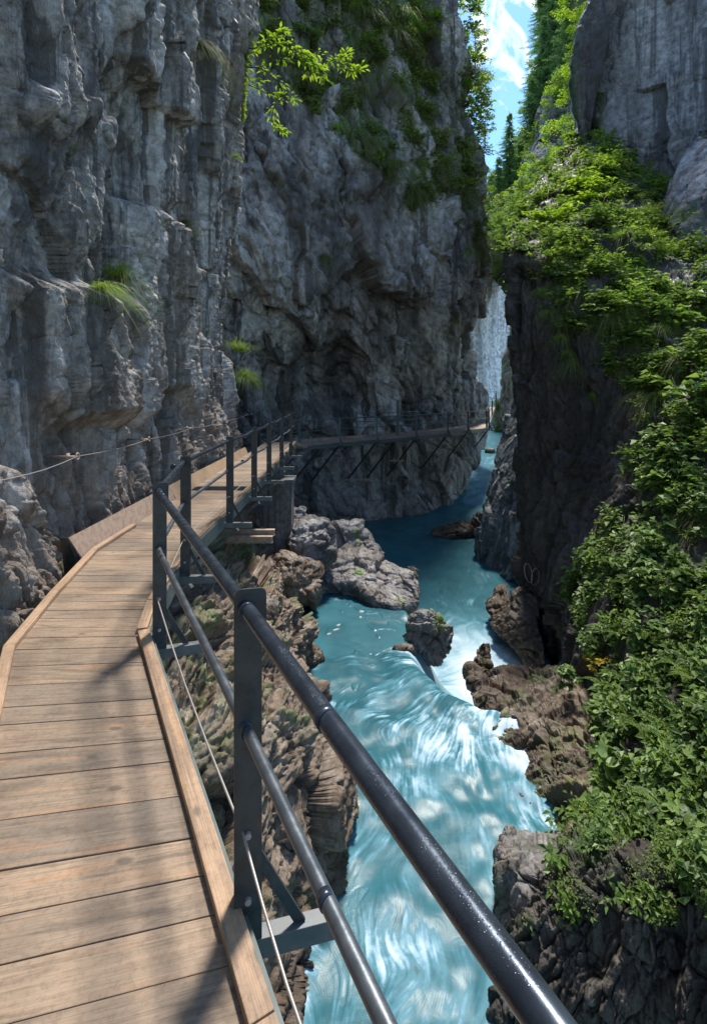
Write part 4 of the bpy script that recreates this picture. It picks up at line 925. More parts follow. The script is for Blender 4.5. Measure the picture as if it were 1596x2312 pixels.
for p in fpos:
    c = Vector((p[0] + .07, p[1] - .07, 0)); m = MB(); m.bar(c + Vector((0, 0, ZF - .12)), c + Vector((0, 0, ZF + 1.08)), .075, .05, up=(0, 1, 0)); child(m, 'post', M['steel_far'], fr)
    m = MB(); m.plate([tuple(c + Vector((.03, -.02, ZF + .22))), tuple(c + Vector((.17, -.16, ZF - .1))), tuple(c + Vector((.10, -.10, ZF - .1))), tuple(c + Vector((0, 0, ZF + .1)))], (1, 1, 0), .02); m.bar(c + Vector((-.1, .1, ZF - .13)), c + Vector((.24, -.24, ZF - .13)), .06, .05); child(m, 'gusset', M['steel_far'], fr)
    tops.append(c)
for h, r_, nm in ((1.05, .024, 'handrail'), (.60, .018, 'mid_rail')):
    m = MB(); m.tube([(tops[0].x - .35, tops[0].y - .5, ZF + h)] + [(c.x, c.y, ZF + h) for c in tops], r_, 8); child(m, nm, M['steel_far'], fr, smooth=True)
# diagonal struts down to the wall
for p in fpos + [fe_at_px(890), fe_at_px(720)]:
    X, Y = p[0] / p[1] * F + CX, HY - (ZF - .15 - EYE) / p[1] * F
    e = P(X - 62, Y + 82, p[1] + 1.5); m = MB(); m.bar((p[0], p[1], ZF - .17), e, .06, .06); child_each(m, 'strut', M['steel_post'], fb)
m = MB(); a = P(780, 1083, 22.6); b = P(845, 1083, 22.3); m.bar(a, b, .05, .05); m.bar(P(880, 1040, 23.2), P(912, 1040, 23.6), .05, .05); child_each(m, 'old_beam', M['steel_rust'], fb)
m = MB(); m.bar(P(893, 1000, 23.6), P(893, 1042, 23.6), .05, .05, up=(0, 1, 0)); m.bar(P(876, 1000, 23.4), P(876, 1040, 23.4), .04, .04, up=(0, 1, 0)); child_each(m, 'hanger', M['steel_post'], fb)
# inner handrail by the grotto, with one tall post
ir = empty('inner_railing', P(850, 970, 24.3)); tag(ir, 'short inner railing with one tall post, on the wall side of the distant boardwalk', 'railing')
A1 = Vector(P(805, 986, 23.7)); A1.z = ZF; A2 = Vector(P(898, 980, 24.9)); A2.z = ZF; A3 = Vector((3.6, 26.2, ZF))
m = MB(); m.bar(A1, A1 + Vector((0, 0, 1.2)), .06, .06, up=(0, 1, 0)); child(m, 'post', M['steel_far'], ir)
m = MB(); m.bar(A2, A2 + Vector((0, 0, 1.75)), .13, .10, up=(0, 1, 0)); child(m, 'tall_post', M['steel_green'], ir)
m = MB()
for h in (1.15, .75): m.tube([A1 + Vector((-.2, 0, h)), A2 + Vector((0, 0, h)), A3 + Vector((0, 0, h))], .018, 8)
child_each(m, 'rail', M['steel_far'], ir, smooth=True)

# ramp rising round the corner
rp = empty('ramp', (9, 33, -.2)); tag(rp, 'farthest short ramp of the walkway rising round the corner above the river', 'walkway')
E4 = [(7.9, 29.7), (8.6, 31.4), (10.25, 36.2)]; m = MB(); plank_run(m, E4, 1.3, ZF, .42, .2); child(m, 'deck', M['wood_far'], rp)
E5 = [(10.25, 36.2), (9.6, 38.5), (9.0, 42)]; m = MB(); plank_run(m, E5, 1.2, .42, .42, .2); child(m, 'landing', M['wood_far'], rp)
m = MB(); m.bar((7.92, 29.7, ZF - .1), (10.2, 36.1, .30), .06, .18); m.bar((10.25, 36.2, .3), (9.0, 42, .3), .06, .16); child_each(m, 'edge_beam', M['steel_post'], rp)
m = MB(); m.bar((10.2, 36.1, .3), (9.0, 37.2, -1.5), .09, .09); m.bar((9.3, 33.6, -.1), (8.2, 34.5, -1.8), .08, .08); m.bar((8.2, 34.5, -.6), (9.9, 35.4, -.1), .05, .05); child_each(m, 'strut', M['steel_post'], rp)
rr_ = empty('railing', (9, 33, 0)); tag(rr_, 'dark railing climbing the farthest ramp at the corner', 'railing')
PP = [(7.98, 30.0, ZF), (8.55, 31.7, -.42), (9.3, 33.6, -.1), (10.3, 36.2, .42), (9.65, 38.5, .42), (9.0, 41.5, .42)]
PI = [(6.8, 31.2, ZF), (7.4, 32.6, -.3), (8.2, 34.4, 0)]
for p in PP + PI:
    m = MB(); m.bar((p[0], p[1], p[2] - .15), (p[0], p[1], p[2] + 1.1), .09, .06, up=(0, 1, 0)); child(m, 'post', M['steel_post'], rr_)
for h in (1.05, .6):
    for L_ in (PP, PI): m = MB(); m.tube([(a, b, c + h) for a, b, c in L_], .026, 8); child(m, 'handrail' if h > 1 else 'mid_rail', M['steel_far'], rr_, smooth=True)

# ================================================================== vegetation
def norm(v): return v / (np.linalg.norm(v, axis=-1, keepdims=True) + 1e-9)
def leaf_arrays(pos, dr, up, L, W, fold=.25, droop=.15):
    dr = norm(dr); s = norm(np.cross(dr, up)); u = norm(np.cross(s, dr)); L = L[:, None]; W = W[:, None]
    mid = pos + dr * L * .45
    v = np.stack([pos, mid + s * W * .5 + u * W * fold, pos + dr * L - u * L * droop, mid - s * W * .5 + u * W * fold], 1)
    n = len(pos); b = np.arange(n)[:, None] * 4
    f = np.concatenate([b + np.array([0, 1, 2]), b + np.array([0, 2, 3])], 0)
    return v.reshape(-1, 3), f, 4
def blade_arrays(pos, dr, L, W, sag):
    """4-segment arching blades"""
    n = len(pos); dr = norm(dr); side = norm(np.cross(dr, np.array([0, 0, 1.0])) + 1e-6); vs = []
    for k in range(5):
        t = k / 4; c = pos + dr * (L * t)[:, None] * np.array([1, 1, 1.0]); c[:, 2] -= sag * L * t * t * 1.0
        w = W * (1 - t * .95) * .5
        vs += [c - side * w[:, None], c + side * w[:, None]]
    v = np.stack(vs, 1).reshape(-1, 3); b = np.arange(n)[:, None] * 10
    f = np.concatenate([b + np.array([2 * k, 2 * k + 1, 2 * k + 3, 2 * k + 2]) for k in range(4)], 0)
    return v, f, 10
def leaf_mesh(name, arr, mat, rnd):
    v, f, k = arr
    return mk_mesh(name, v, f, mat, False, {'rnd': ('FLOAT', np.repeat(rnd, k))})
def rdir(n, zmin=-1, zmax=1):
    z = rng.uniform(zmin, zmax, n); a = rng.uniform(0, 2 * np.pi, n); r = np.sqrt(np.maximum(0, 1 - z * z)); return np.stack([r * np.cos(a), r * np.sin(a), z], 1)
UPV = np.array([0, 0, 1.0])

def make_shrub(name, mat, ns=16, nl=16, R_=.5, leaf=.11, wr=.5, flat=.6):
    """unit plant ~1 m wide: arching stems with alternate leaves"""
    P_, D_, S_ = [], [], MB()
    for i in range(ns):
        d = rdir(1, .1, 1)[0]; L = R_ * rng.uniform(.6, 1.15); pts = []
        for t in np.linspace(0, 1, 5): pts.append(d * L * t + np.array([0, 0, -.22 * L * t * t]))
        S_.tube(pts, [.006, .005, .004, .003, .002], 4, cap=False)
        for t in rng.uniform(.25, 1.02, nl):
            p = d * L * t + np.array([0, 0, -.22 * L * t * t]); a = norm(d * .5 + rdir(1, -.3, .3)[0]); P_.append(p + a * .02); D_.append(a * np.array([1, 1, flat]))
    P_, D_ = np.array(P_), np.array(D_); n = len(P_); L = leaf * rng.uniform(.6, 1.3, n)
    fol = leaf_mesh('foliage', leaf_arrays(P_, D_, UPV + rdir(n) * .45, L, L * wr, .2, .25), mat, rng.random(n))
    st = bpy.data.meshes.new('stem'); st.from_pydata(S_.v, [], S_.f); st.materials.append(M['bark'])
    return fol, st
def make_fern(mat):
    P_, D_, U_, L_ = [], [], [], []
    for i in range(11):
        a = rng.uniform(0, 2 * np.pi); d = np.array([math.cos(a), math.sin(a), .75]); d /= np.linalg.norm(d); L = rng.uniform(.35, .55); s = np.array([-math.sin(a), math.cos(a), 0])
        for t in np.linspace(.12, 1, 22):
            p = d * L * t + np.array([0, 0, -.32 * L * t * t * 1.6])
            for sg in (1, -1): P_.append(p); D_.append(s * sg + d * .35); L_.append(.16 * (1 - t * .85) * min(1, t * 4)); U_.append(UPV)
    n = len(P_); L = np.array(L_)
    return leaf_mesh('foliage', leaf_arrays(np.array(P_), np.array(D_), np.array(U_), L, L * .28 + .004, .1, .2), mat, rng.random(n))
def make_tuft(mat, n=340, hang=.9, L=.55, up=.4):
    d = rdir(n, -.1, 1) * np.array([1, 1, 1]) + np.array([0, 0, up]); l = L * rng.uniform(.5, 1.15, n)
    return leaf_mesh('grass_blades', blade_arrays(rng.normal(0, .05, (n, 3)) * np.array([1, 1, .3]), d, l, np.full(n, .0065), hang), mat, rng.random(n))
def make_broad(mat, n=26):
    """butterbur-like: long stalks with wide round leaves"""
    P_, D_, S_ = [], [], MB(); vs, fs, rn = [], [], []
    for i in range(n):
        d = rdir(1, .45, 1)[0]; L = rng.uniform(.2, .5); tip = d * L; S_.tube([(0, 0, 0), tuple(d * L * .5 + np.array([0, 0, .03])), tuple(tip)], .004, 4, cap=False)
        r = rng.uniform(.06, .13); nrm = norm(UPV + rdir(1)[0] * .55); x = norm(np.cross(nrm, rdir(1)[0])); y = np.cross(nrm, x)
        b = len(vs); vs.append(tip - nrm * .015)
        for k in range(9):
            a = 2 * np.pi * k / 8 * .94 + .2; vs.append(tip + r * (x * math.cos(a) + y * math.sin(a)) * (1 + .08 * math.sin(5 * a)) - nrm * r * .12 * rng.random())
        fs += [(b, b + k + 1, b + k + 2) for k in range(8)]; rn += [rng.random()] * 10
    fol = mk_mesh('foliage', np.array(vs), np.array(fs), mat, True, {'rnd': ('FLOAT', np.array(rn))})
    st = bpy.data.meshes.new('stem'); st.from_pydata(S_.v, [], S_.f); st.materials.append(M['leaf'])
    return fol, st
SH = {'shrub': [make_shrub('s', M['leaf'], 18, 16), make_shrub('s', M['leaf'], 14, 22, .5, .085, .45), make_shrub('s', M['leaf_cool'], 16, 14, .5, .13, .6)],
      'bright': [make_shrub('s', M['leaf_bright'], 16, 16, .5, .10, .45), make_shrub('s', M['tree_leaf'], 18, 18, .55, .09, .5)],
      'olive': [make_shrub('s', M['leaf_olive'], 18, 20, .5, .08, .5), make_shrub('s', M['leaf'], 18, 20, .5, .08, .5)],
      'broad': [make_broad(M['leaf_cool']), make_broad(M['leaf'], 20)],
      'fern': [(make_fern(M['leaf']), None), (make_fern(M['leaf_cool']), None)],
      'maple': [make_shrub('s', M['leaf_cool'], 9, 12, .6, .17, .85, .25)],
      'autumn': [make_shrub('s', M['autumn'], 7, 9, .4, .12, .8, .3)],
      'grass': [(make_tuft(M['grass']), None), (make_tuft(M['grass'], 220, .6, .5, .7), None)],
      'dry': [(make_tuft(M['grass_dry'], 380, 1.5, .7, .1), None), (make_tuft(M['grass'], 260, 1.3, .6, .1), None)]}
NAMES = dict(shrub='shrub', bright='shrub', olive='shrub', broad='broadleaf_plant', fern='fern', maple='maple_sapling', autumn='maple_sapling', grass='grass_tuft', dry='grass_tuft')
CATS = dict(shrub='shrub', bright='shrub', olive='shrub', broad='plant', fern='fern', maple='sapling', autumn='sapling', grass='grass tuft', dry='grass tuft')
def plant(kind, loc, s, label, group=None, i=None, tilt=None):
    pr_ = SH[kind]; fol, st = pr_[random.randrange(len(pr_)) if i is None else i]
    rot = (random.uniform(-.2, .2) if tilt is None else tilt[0], random.uniform(-.2, .2) if tilt is None else tilt[1], random.uniform(0, 6.28))
    if st is None: root = bpy.data.objects.new(NAMES[kind], fol); COL.objects.link(root)
    else:
        root = bpy.data.objects.new(NAMES[kind], None); COL.objects.link(root); root.empty_display_size = .1
        for nm, me in (('foliage', fol), ('stem', st)):
            o = bpy.data.objects.new(nm, me); COL.objects.link(o); o.parent = root
    root.location = loc; root.rotation_euler = rot; root.scale = (s, s, s * random.uniform(.8, 1.1)); tag(root, label, CATS[kind], group); return root

# visible-surface lookup: pixel cell -> nearest surface point
CELL = 6
def zlookup(name):
    q, n, veg, nr, nc = SURF[name]; X, Y = project(q); ok = (q[:, 1] > .5) & (X > -50) & (X < 1750) & (Y > -100) & (Y < 2400)
    idx = np.where(ok)[0]; key = ((X[idx] + 60) // CELL).astype(int) * 1000 + ((Y[idx] + 120) // CELL).astype(int)
    o = np.lexsort((q[idx, 1], key)); key, idx = key[o], idx[o]; first = np.concatenate([[True], key[1:] != key[:-1]])
    return key[first], idx[first]
LUT = {}
def pick(name, px, py):
    if name not in LUT: LUT[name] = zlookup(name)
    k, ix = LUT[name]; key = ((np.asarray(px) + 60) // CELL).astype(int) * 1000 + ((np.asarray(py) + 120) // CELL).astype(int)
    j = np.clip(np.searchsorted(k, key), 0, len(k) - 1); ok = k[j] == key
    return np.where(ok, ix[j], -1)

# --- ground cover: the leafy mass on the right slope (nobody could count it)
def cover(name, surf, N_, box, size, hmax, mat, label, seedn, bl=False, thr=.3, dirbias=(-.3, -.6, .1), gate=None):
    px = rng.uniform(box[0], box[2], N_); py = rng.uniform(box[1], box[3], N_); ix = pick(surf, px, py); ix = ix[ix >= 0]
    q, n, veg, _, _ = SURF[surf]; ix = ix[veg[ix] > rng.uniform(thr * .3, 1, len(ix))]
    if gate is not None: ix = ix[gate(q[ix])]
    p, nn = q[ix], n[ix]; d = p[:, 1]
    cl = fbm(p * np.array([2.2, 2.2, 2.8]) * (6 / np.clip(np.median(d), 4, 30)), 3, seedn)
    keep = cl > -.02 + rng.uniform(-.12, .12, len(p)); p, nn, d, cl = p[keep], nn[keep], d[keep], cl[keep]; m = len(p)
    h = hmax * np.clip(.25 + cl * 1.6, .08, 1) * rng.random(m) ** .6 * np.clip(d / 6, .6, 3)
    pos = p + (nn * .7 + UPV * .5) * h[:, None] + rng.normal(0, .025, (m, 3))
    dr = rdir(m, -.5, .25) + np.array(dirbias); L = size(d) * rng.uniform(.55, 1.35, m)
    if bl: a = blade_arrays(pos - nn * .05, dr + np.array([0, 0, .3]), L * 3.4, L * .06, 1.3)
    else: a = leaf_arrays(pos, dr, norm(UPV * .9 + nn * .5 + rdir(m) * .45), L, L * rng.uniform(.4, .75, m), .18, .2)
    c0 = pos.mean(0); me = leaf_mesh(name, (a[0] - c0, a[1], a[2]), mat, np.clip(rng.random(m) * .7 + cl * .5 + .15, 0, 1))
    o = link(name, me, loc=tuple(c0)); tag(o, label, 'ground cover', None, 'stuff'); return o
sz = lambda d: .019 + .0065 * d
cover('ground_cover', 'cliff|D', 130000, (1180, 900, 1740, 2080), sz, .16, M['leaf'], 'dense low green leaves covering the lower right slope', 11)
cover('ground_cover', 'cliff|D', 42000, (1180, 1000, 1740, 2050), lambda d: .034 + .010 * d, .26, M['leaf_cool'], 'cooler blue-green herbs among the low leaves of the right slope', 12)
cover('ground_cover', 'cliff|D', 70000, (1140, 300, 1740, 950), lambda d: .03 + .009 * d, .16, M['leaf'], 'leafy green cover on the high shelf of the right wall', 13)
cover('grass_cover', 'cliff|D', 16000, (1140, 330, 1640, 1250), lambda d: .03 + .010 * d, .12, M['grass_dry'], 'long drooping grass hanging over the right wall', 14, bl=True)
cover('moss_cover', 'cliff|D', 50000, (1180, 1700, 1640, 2080), lambda d: .012 + .002 * d, .05, M['leaf_olive'], 'yellow-green moss along the lip of the lower right rock', 15)
cover('cliff_vegetation', 'cliff|B', 90000, (540, -60, 1120, 620), lambda d: .10 + .003 * d, .09, M['leaf_olive'], 'olive green leaves clinging to the upper back wall', 16)
cover('cliff_grass', 'cliff|B', 40000, (540, -60, 1120, 620), lambda d: .16 + .002 * d, .05, M['grass_dry'], 'drooping grass hanging in curtains from the upper back wall', 17, bl=True)
cover('ground_cover', 'cliff|H', 9000, (1110, 780, 1200, 1000), lambda d: .30 + 0 * d, .05, M['grass'], 'yellow-green plants on the far brown rock beside the river', 18)
cover('ground_cover', 'cliff|E2', 3000, (1480, 430, 1640, 720), lambda d: .16 + 0 * d, .06, M['grass_dry'], 'grass below the grey rib on the right', 19)
cover('forest_floor', 'hillside', 50000, (1085, -40, 1640, 700), lambda d: .55 + .003 * d, .25, M['tree_leaf'], 'bright leafy undergrowth covering the far hillside', 20, thr=.1)

# --- individual plants
def scatter(kind, surf, n, poly, smin, smax, label, group, lift=.02, vmin=.3, mind=14):
    c = 0; tries = 0; xs = [a for a, b in poly]; ys_ = [b for a, b in poly]; done = []
    while c < n and tries < n * 60:
        tries += 1; x, y = random.uniform(min(xs), max(xs)), random.uniform(min(ys_), max(ys_))
        if not inpoly(np.array([x]), np.array([y]), poly)[0]: continue
        i = int(pick(surf, [x], [y])[0])
        if i < 0 or SURF[surf][2][i] < vmin: continue
        if any(math.hypot(x - a, y - b) < mind for a, b in done): continue
        p = SURF[surf][0][i] + SURF[surf][1][i] * lift; done.append((x, y)); plant(kind, tuple(p), random.uniform(smin, smax), label, group); c += 1
lowS = [(1300, 1240), (1596, 1120), (1650, 1900), (1400, 1940), (1240, 1900), (1270, 1700), (1300, 1500), (1270, 1330)]
midS = [(1430, 700), (1640, 640), (1640, 1150), (1400, 1200), (1420, 950), (1330, 780)]
topS = [(1150, 500), (1340, 320), (1480, 420), (1500, 640), (1400, 760), (1290, 740), (1160, 590)]
scatter('shrub', 'cliff|D', 66, lowS, .22, .40, 'small leafy shrub among the dense greenery of the lower right slope', 'shrubs on the lower right slope')
scatter('broad', 'cliff|D', 22, lowS, .34, .55, 'plant with wide round leaves on the lower right slope', 'wide-leaved plants on the lower right slope', .03)
scatter('fern', 'cliff|D', 20, lowS, .5, .85, 'green fern on the lower right slope', 'ferns on the lower right slope', .03)
scatter('maple', 'cliff|D', 16, midS + [], .7, 1.1, 'young sapling with flat tiers of broad leaves leaning from the right slope at mid height', 'saplings at mid height on the right slope', .1)
scatter('shrub', 'cliff|D', 40, midS, .5, .9, 'leafy shrub on the right slope at mid height', 'shrubs at mid height on the right slope')
scatter('dry', 'cliff|D', 16, midS, .7, 1.1, 'long-bladed grass tuft hanging on the right slope at mid height', 'grass tufts at mid height on the right slope')
scatter('shrub', 'cliff|D', 42, topS, .9, 1.5, 'green shrub on the high shelf of the right wall', 'shrubs on the high shelf')
scatter('dry', 'cliff|D', 20, topS, .9, 1.4, 'drooping grass tuft on the high shelf of the right wall', 'grass tufts on the high shelf')
scatter('bright', 'cliff|D', 24, [(1185, 490), (1250, 400), (1340, 310), (1420, 380), (1330, 460), (1210, 540)], .9, 1.7, 'sunlit yellow-green shrub along the crest of the high shelf', 'sunlit shrubs on the crest of the shelf')
scatter('grass', 'cliff|D', 12, [(1400, 450), (1500, 420), (1500, 650), (1400, 640)], 1.2, 1.9, 'tall soft grass clump under the smooth grey wall', 'grass clumps under the grey wall')
scatter('dry', 'cliff|D', 12, [(1200, 620), (1330, 640), (1420, 800), (1400, 960), (1300, 900), (1250, 760)], .7, 1.1, 'lone grass tuft rooted in the bare dark face of the right wall', 'grass tufts on the dark face', vmin=-1)
scatter('olive', 'cliff|B', 52, BV, 1.4, 2.6, 'olive shrub clinging to the upper back wall', 'shrubs on the upper back wall')
scatter('dry', 'cliff|B', 44, BV, 1.8, 3.0, 'grass curtain drooping from the upper back wall', 'grass tufts on the upper back wall')
scatter('bright', 'cliff|B', 12, [(930, 0), (1060, 0), (1060, 300), (1000, 420), (960, 300)], 1.2, 2.0, 'yellow-green shrub on the lit right-hand rib of the back wall', 'bright shrubs on the right rib of the back wall')
for (x, y, s) in ((735, 580, 1.6), (825, 600, 1.8), (830, 640, 1.4), (1020, 720, 1.1), (1060, 560, 1.8), (1085, 560, 2.0)):
    i = int(pick('cliff|B', [x], [y])[0])
    if i >= 0: plant('dry', tuple(SURF['cliff|B'][0][i]), s, 'single grass tuft low on the bare part of the back wall', 'lone tufts on the back wall')
for (x, y, d, s) in ((1066, 20, 33, 2.6), (1070, 70, 33, 2.2), (1066, 130, 33, 2.8), (1075, 190, 34, 2.6), (1080, 240, 34, 3.0), (1085, 300, 34, 2.4), (1062, 320, 33, 2), (1095, 345, 35, 2.0), (1090, 420, 35, 1.2), (1096, 500, 35, 1.1), (1060, -10, 33, 2.5), (1078, 270, 34, 2.8)):
    plant('bright' if random.random() < .6 else 'olive', P(x - 4, y, d), s, 'shrub leaning into the sky gap from the right edge of the back wall', 'shrubs on the right edge of the back wall')
# tufts on the left cliff, each its own
def at_left(px, py, dy=0):
    gx, gy = np.meshgrid(np.arange(px - 30, px + 31, 6), np.arange(py - 30, py + 31, 6)); i = pick('cliff|A', gx.ravel(), gy.ravel()); ok = i >= 0; q, n = SURF['cliff|A'][:2]
    sc0 = np.where(ok, n[i][:, 2] - np.hypot(gx.ravel() - px, gy.ravel() - py) / 60, -9); j = i[int(np.argmax(sc0))]; return q[j] + n[j] * .02
for (x, y, k_, s, lb) in ((265, 622, 'grass', 1.6, 'lush bright grass tuft on top of the left cliff pillar'), (238, 632, 'dry', 1.1, 'yellowing grass spilling beside the lush tuft on the left cliff pillar'),
        (408, 486, 'grass', 1.6, 'spiky grass tuft on the ledge of the left cliff, above the smooth grey block'), (425, 496, 'dry', .7, 'small yellowing tuft at the right end of that left cliff ledge'),
        (436, 100, 'dry', 1.5, 'sparse grass in the high crack of the left cliff'), (458, 130, 'grass', 1.3, 'small bright tuft just below the sparse grass high on the left cliff'),
        (538, 790, 'grass', 2.2, 'bright grass hanging where the left cliff meets the back wall'), (552, 850, 'grass', 1.7, 'lower trailing end of the grass where left cliff meets back wall')):
    p_ = at_left(x, y) if x < 500 else np.array(P(x, y, 15.2)); plant(k_, tuple(p_), s, lb)
plant('bright', P(533, 355, 13.4), .35, 'tiny yellow-leaved sprig on the right edge of the left cliff')
# moss edge on the corner of the left cliff
n_ = 5000; yy_ = rng.uniform(-60, 270, n_); bx_ = np.interp(yy_, [-60, 0, 150, 270], [547, 549, 553, 545]); pos = np.stack([*[np.array(v) for v in zip(*[P(a + rng.normal(0, 3), b, 14.5 + rng.uniform(-.2, .5)) for a, b in zip(bx_, yy_)])]], 1)
L_ = rng.uniform(.05, .12, n_); c0 = pos.mean(0); a_ = leaf_arrays(pos - c0, rdir(n_) + np.array([.3, 0, -.6]), rdir(n_), L_, L_ * .4)
o = link('moss', leaf_mesh('moss', a_, M['grass'], rng.random(n_)), loc=tuple(c0)); tag(o, 'strip of golden-green moss down the upper right edge of the left cliff', 'moss', None, 'stuff')
# yellow maple sapling sprays over the dark cleft
for (x, y, d, s, k_) in ((1340, 1505, 7.6, .55, 'autumn'), (1375, 1500, 7.3, .5, 'autumn')): plant(k_, P(x, y, d), s, 'sapling with a few yellowing leaves over the dark cleft beside the brown ledge', 'yellowing saplings over the cleft')
plant('maple', P(1285, 1540, 7.8), .5, 'bright green sprig reaching out just below the yellowing leaves')

# --- leafy boughs reaching in from the left cliff corner
def bough(name, stems, d, label, leafL, nper, mat='leaf_bright'):
    root = empty(name, P(stems[0][0][0], stems[0][0][1], d)); tag(root, label, 'branch'); L0 = np.array(root.location); wood = MB(); P_, D_ = [], []
    for st in stems:
        pts = [np.array(P(x, y, d + dd)) - L0 for x, y, dd in st]; m_ = len(pts); G = catmull(np.array(pts), m_ * 5, 0)
        wood.tube([tuple(g) for g in G], list(np.linspace(.018, .005, len(G))), 6)
        for k in range(2, len(G)):
            t = G[k] - G[k - 1]
            for j in range(nper): a = rdir(1, -.35, .35)[0]; P_.append(G[k] + a * rng.uniform(.0, .16)); D_.append(a + norm(t) * .5)
    P_, D_ = np.array(P_), np.array(D_); n = len(P_); L = leafL * rng.uniform(.6, 1.2, n)
    a = link('foliage', leaf_mesh('foliage', leaf_arrays(P_, D_, UPV + rdir(n) * .5, L, L * .42, .2, .2), M[mat], rng.random(n))); a.parent = root
    b = bpy.data.meshes.new('branch_wood'); b.from_pydata(wood.v, [], wood.f); b.materials.append(M['bark']); c = link('twigs', b); c.parent = root
bough('leafy_bough', [[(548, 110, .3), (590, 105, 0), (640, 95, 0), (690, 115, 0)], [(600, 100, 0), (620, 80, 0), (640, 70, .1)], [(640, 95, 0), (680, 130, 0), (720, 150, -.1), (735, 185, 0)], [(660, 110, 0), (700, 130, 0), (700, 170, .1)]], 14, 'bright leafy bough reaching over the gorge from the upper corner of the left cliff', .19, 4)
bough('leafy_bough', [[(700, 110, .2), (750, 135, 0), (800, 150, 0)], [(750, 135, 0), (775, 125, 0), (780, 120, 0)], [(770, 150, 0), (800, 160, 0), (815, 150, 0)]], 14.6, 'small spray of bright leaves at the far right end of the upper bough', .17, 4)
bough('leafy_bough', [[(548, 150, .3), (580, 150, 0), (630, 130, 0), (650, 140, 0)], [(555, 165, .2), (570, 185, 0), (590, 180, 0)], [(580, 150, 0), (620, 175, 0), (640, 195, 0)]], 13.8, 'lower bough with leaves close to the mossy edge of the left cliff', .17, 2)
bough('leafy_bough', [[(560, 190, .3), (610, 210, 0), (650, 215, 0), (668, 225, 0)], [(645, 215, 0), (620, 240, 0), (615, 270, 0), (630, 290, 0), (645, 295, 0)]], 13.6, 'thin bough curling down below the others with sparse bright leaves', .15, 3)

# --- far hillside trees
def make_conifer(H=9, seed=0):
    P_, D_, U_, L_ = [], [], [], []; wood = MB(); wood.tube([(0, 0, 0), (0, 0, H * .5), (0, 0, H)], [.16, .09, .02], 6)
    z = H * .10
    while z < H * .985:
        r = (1 - z / H) ** .8 * H * .30 * rng.uniform(.7, 1.15); nb_ = 6 if z < H * .8 else 4; a0 = rng.uniform(0, 6)
        for b in range(nb_):
            if rng.random() < .12: continue
            a = a0 + b * 2 * np.pi / nb_ + rng.normal(0, .25); d = np.array([math.cos(a), math.sin(a), -.25]); s = np.array([-math.sin(a), math.cos(a), 0]); rr_2 = r * rng.uniform(.6, 1.15)
            for t in np.linspace(.1, 1, max(4, int(rr_2 / .14))):
                p = np.array([0, 0, z]) + d * rr_2 * t + np.array([0, 0, .12 * rr_2 * t * t])
                for sg in (1, -1, 0): P_.append(p); D_.append(s * sg * 1.0 + d * .8 + np.array([0, 0, -.5 * rng.random()])); L_.append((.42 * (1 - .5 * t)) * (H / 9)); U_.append(UPV)
        z += H * .028
    n = len(P_); L = np.array(L_) * rng.uniform(.7, 1.2, n)
    return leaf_mesh('crown', leaf_arrays(np.array(P_), np.array(D_), np.array(U_) + rdir(n) * .3, L, L * .3, .15, .35), M['needle_haze'], rng.random(n)), wood
def make_broadtree(H=7, mat='tree_leaf'):
    wood = MB(); C_ = []
    wood.tube([(0, 0, 0), (.1, 0, H * .4), (0, .1, H * .9)], [.13, .08, .02], 6)
    for i in range(16):
        z = rng.uniform(.25, .8) * H; d = rdir(1, .1, .7)[0]; e = np.array([0, 0, z]) + d * H * .30 * rng.uniform(.5, 1); wood.tube([(0, 0, z), tuple((np.array([0, 0, z]) + e) / 2 + np.array([0, 0, .1])), tuple(e)], [.05, .03, .01], 4); C_.append((e, rng.uniform(.35, .75) * H / 7))
    C_.append((np.array([0, 0, H * .95]), .6)); P_ = []
    for c, r in C_:
        m_ = int(150 * r); P_.append(c + rdir(m_) * (rng.random((m_, 1)) ** .45) * r * np.array([1.2, 1.2, .8]))
    P_ = np.concatenate(P_); n = len(P_); L = .26 * rng.uniform(.6, 1.3, n)
    return leaf_mesh('crown', leaf_arrays(P_, rdir(n, -.6, .3), UPV + rdir(n) * .7, L, L * .6, .2, .2), M[mat], rng.random(n)), wood
def wmesh(w): m = bpy.data.meshes.new('trunk'); m.from_pydata(w.v, [], w.f); m.materials.append(M['bark']); return m
CON = [(lambda a: (a[0], wmesh(a[1])))(make_conifer(9)) for _ in range(3)]
BRO = [(lambda a: (a[0], wmesh(a[1])))(make_broadtree(7, mt)) for mt in ('tree_leaf', 'tree_leaf', 'leaf_bright', 'leaf')]
def tree(kind, px, py, d, hpx, label, group=None, i=None):
    pr_ = CON if kind == 'conifer' else BRO; H0 = 9 if kind == 'conifer' else 7; cr, tr = pr_[random.randrange(len(pr_)) if i is None else i]
    s = (hpx / F * d) / H0; r = empty('conifer' if kind == 'conifer' else 'deciduous_tree', P(px, py, d), random.uniform(0, 6.28)); r.scale = (s, s, s); tag(r, label, 'tree', group)
    for nm, me in (('crown', cr), ('trunk', tr)): o = bpy.data.objects.new(nm, me); COL.objects.link(o); o.parent = r
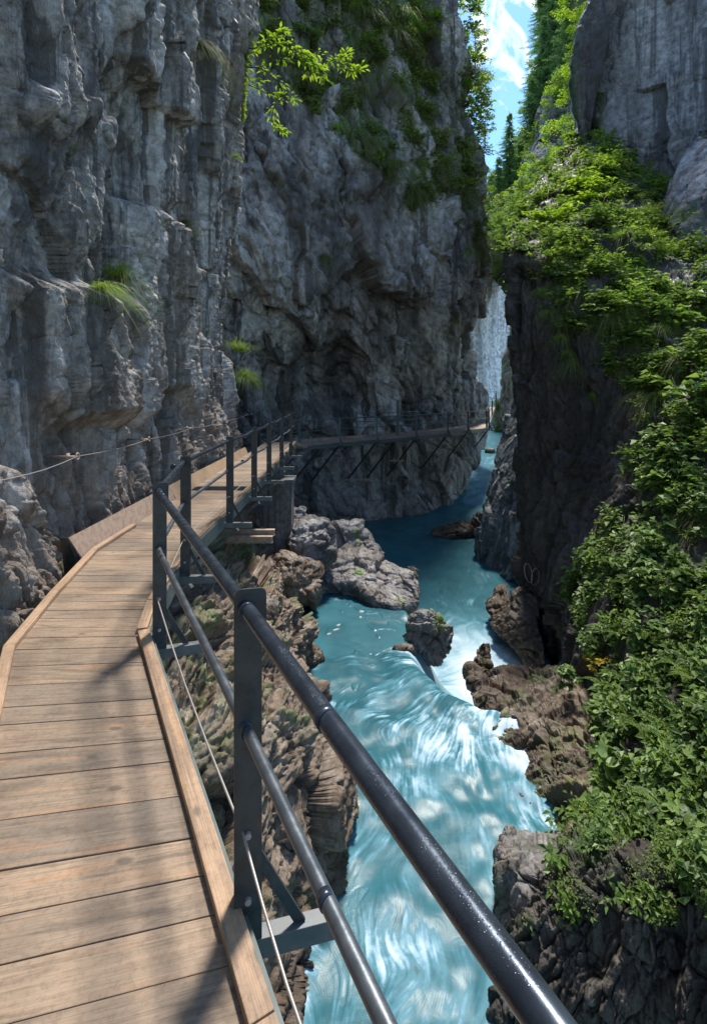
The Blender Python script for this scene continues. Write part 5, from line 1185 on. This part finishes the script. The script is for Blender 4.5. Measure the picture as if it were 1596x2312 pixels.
tree('conifer', 1150, 440, 92, 190, 'tall dark spruce alone against the sky in the middle of the gap')
tree('conifer', 1175, 470, 88, 170, 'second dark spruce, just right of the tall one in the gap')
tree('conifer', 1125, 500, 90, 150, 'shorter spruce left of the tall one, low in the gap')
tree('conifer', 1200, 330, 84, 175, 'spruce whose tip points up beside the pale outcrop')
tree('conifer', 1228, 260, 82, 230, 'big spruce on the skyline above the pale outcrop')
tree('conifer', 1252, 150, 85, 230, 'high spruce at the top of the skyline, its lower boughs over the sky')
tree('conifer', 1262, 330, 70, 190, 'dark spruce standing in front of the pale outcrop')
tree('conifer', 1285, 200, 76, 240, 'spruce between the skyline trees and the dark leaning slab')
tree('conifer', 1225, 120, 92, 170, 'leftmost of the spruces at the top of the photo')
for (x, y, d, h, i_) in ((1240, 60, 90, 130, 0), (1290, 90, 74, 150, 2), (1310, 60, 60, 140, 2), (1315, 150, 56, 120, 2), (1285, 260, 62, 140, 0), (1300, 330, 50, 130, 2), (1265, 400, 56, 130, 2), (1230, 450, 58, 130, 0), (1205, 480, 62, 120, 2), (1180, 540, 62, 140, 0), (1150, 560, 70, 120, 0), (1125, 560, 74, 110, 1), (1110, 530, 84, 110, 3), (1140, 585, 66, 100, 1), (1118, 590, 70, 90, 0), (1170, 585, 56, 100, 2), (1195, 440, 72, 100, 3), (1175, 400, 90, 80, 1), (1215, 380, 74, 110, 0), (1250, 300, 70, 100, 2), (1103, 575, 80, 80, 0), (1105, 470, 94, 90, 3), (1310, 250, 48, 120, 2), (1280, 440, 44, 110, 2), (1210, 210, 96, 80, 3), (1190, 290, 96, 80, 1)):
    tree('broad', x, y, d, h, 'bright broad-leaved tree among many on the far wooded hillside', 'broad-leaved trees on the far hillside', i_)
tree('broad', 1085, 270, 36, 110, 'small slender tree growing from the right edge of the back wall into the sky', None, 3)
tree('broad', 1095, 335, 37, 90, 'lower slender tree on the right edge of the back wall, under the first', None, 1)
tree('broad', 1072, 150, 35, 90, 'small dark-leaved tree near the top right edge of the back wall', None, 3)
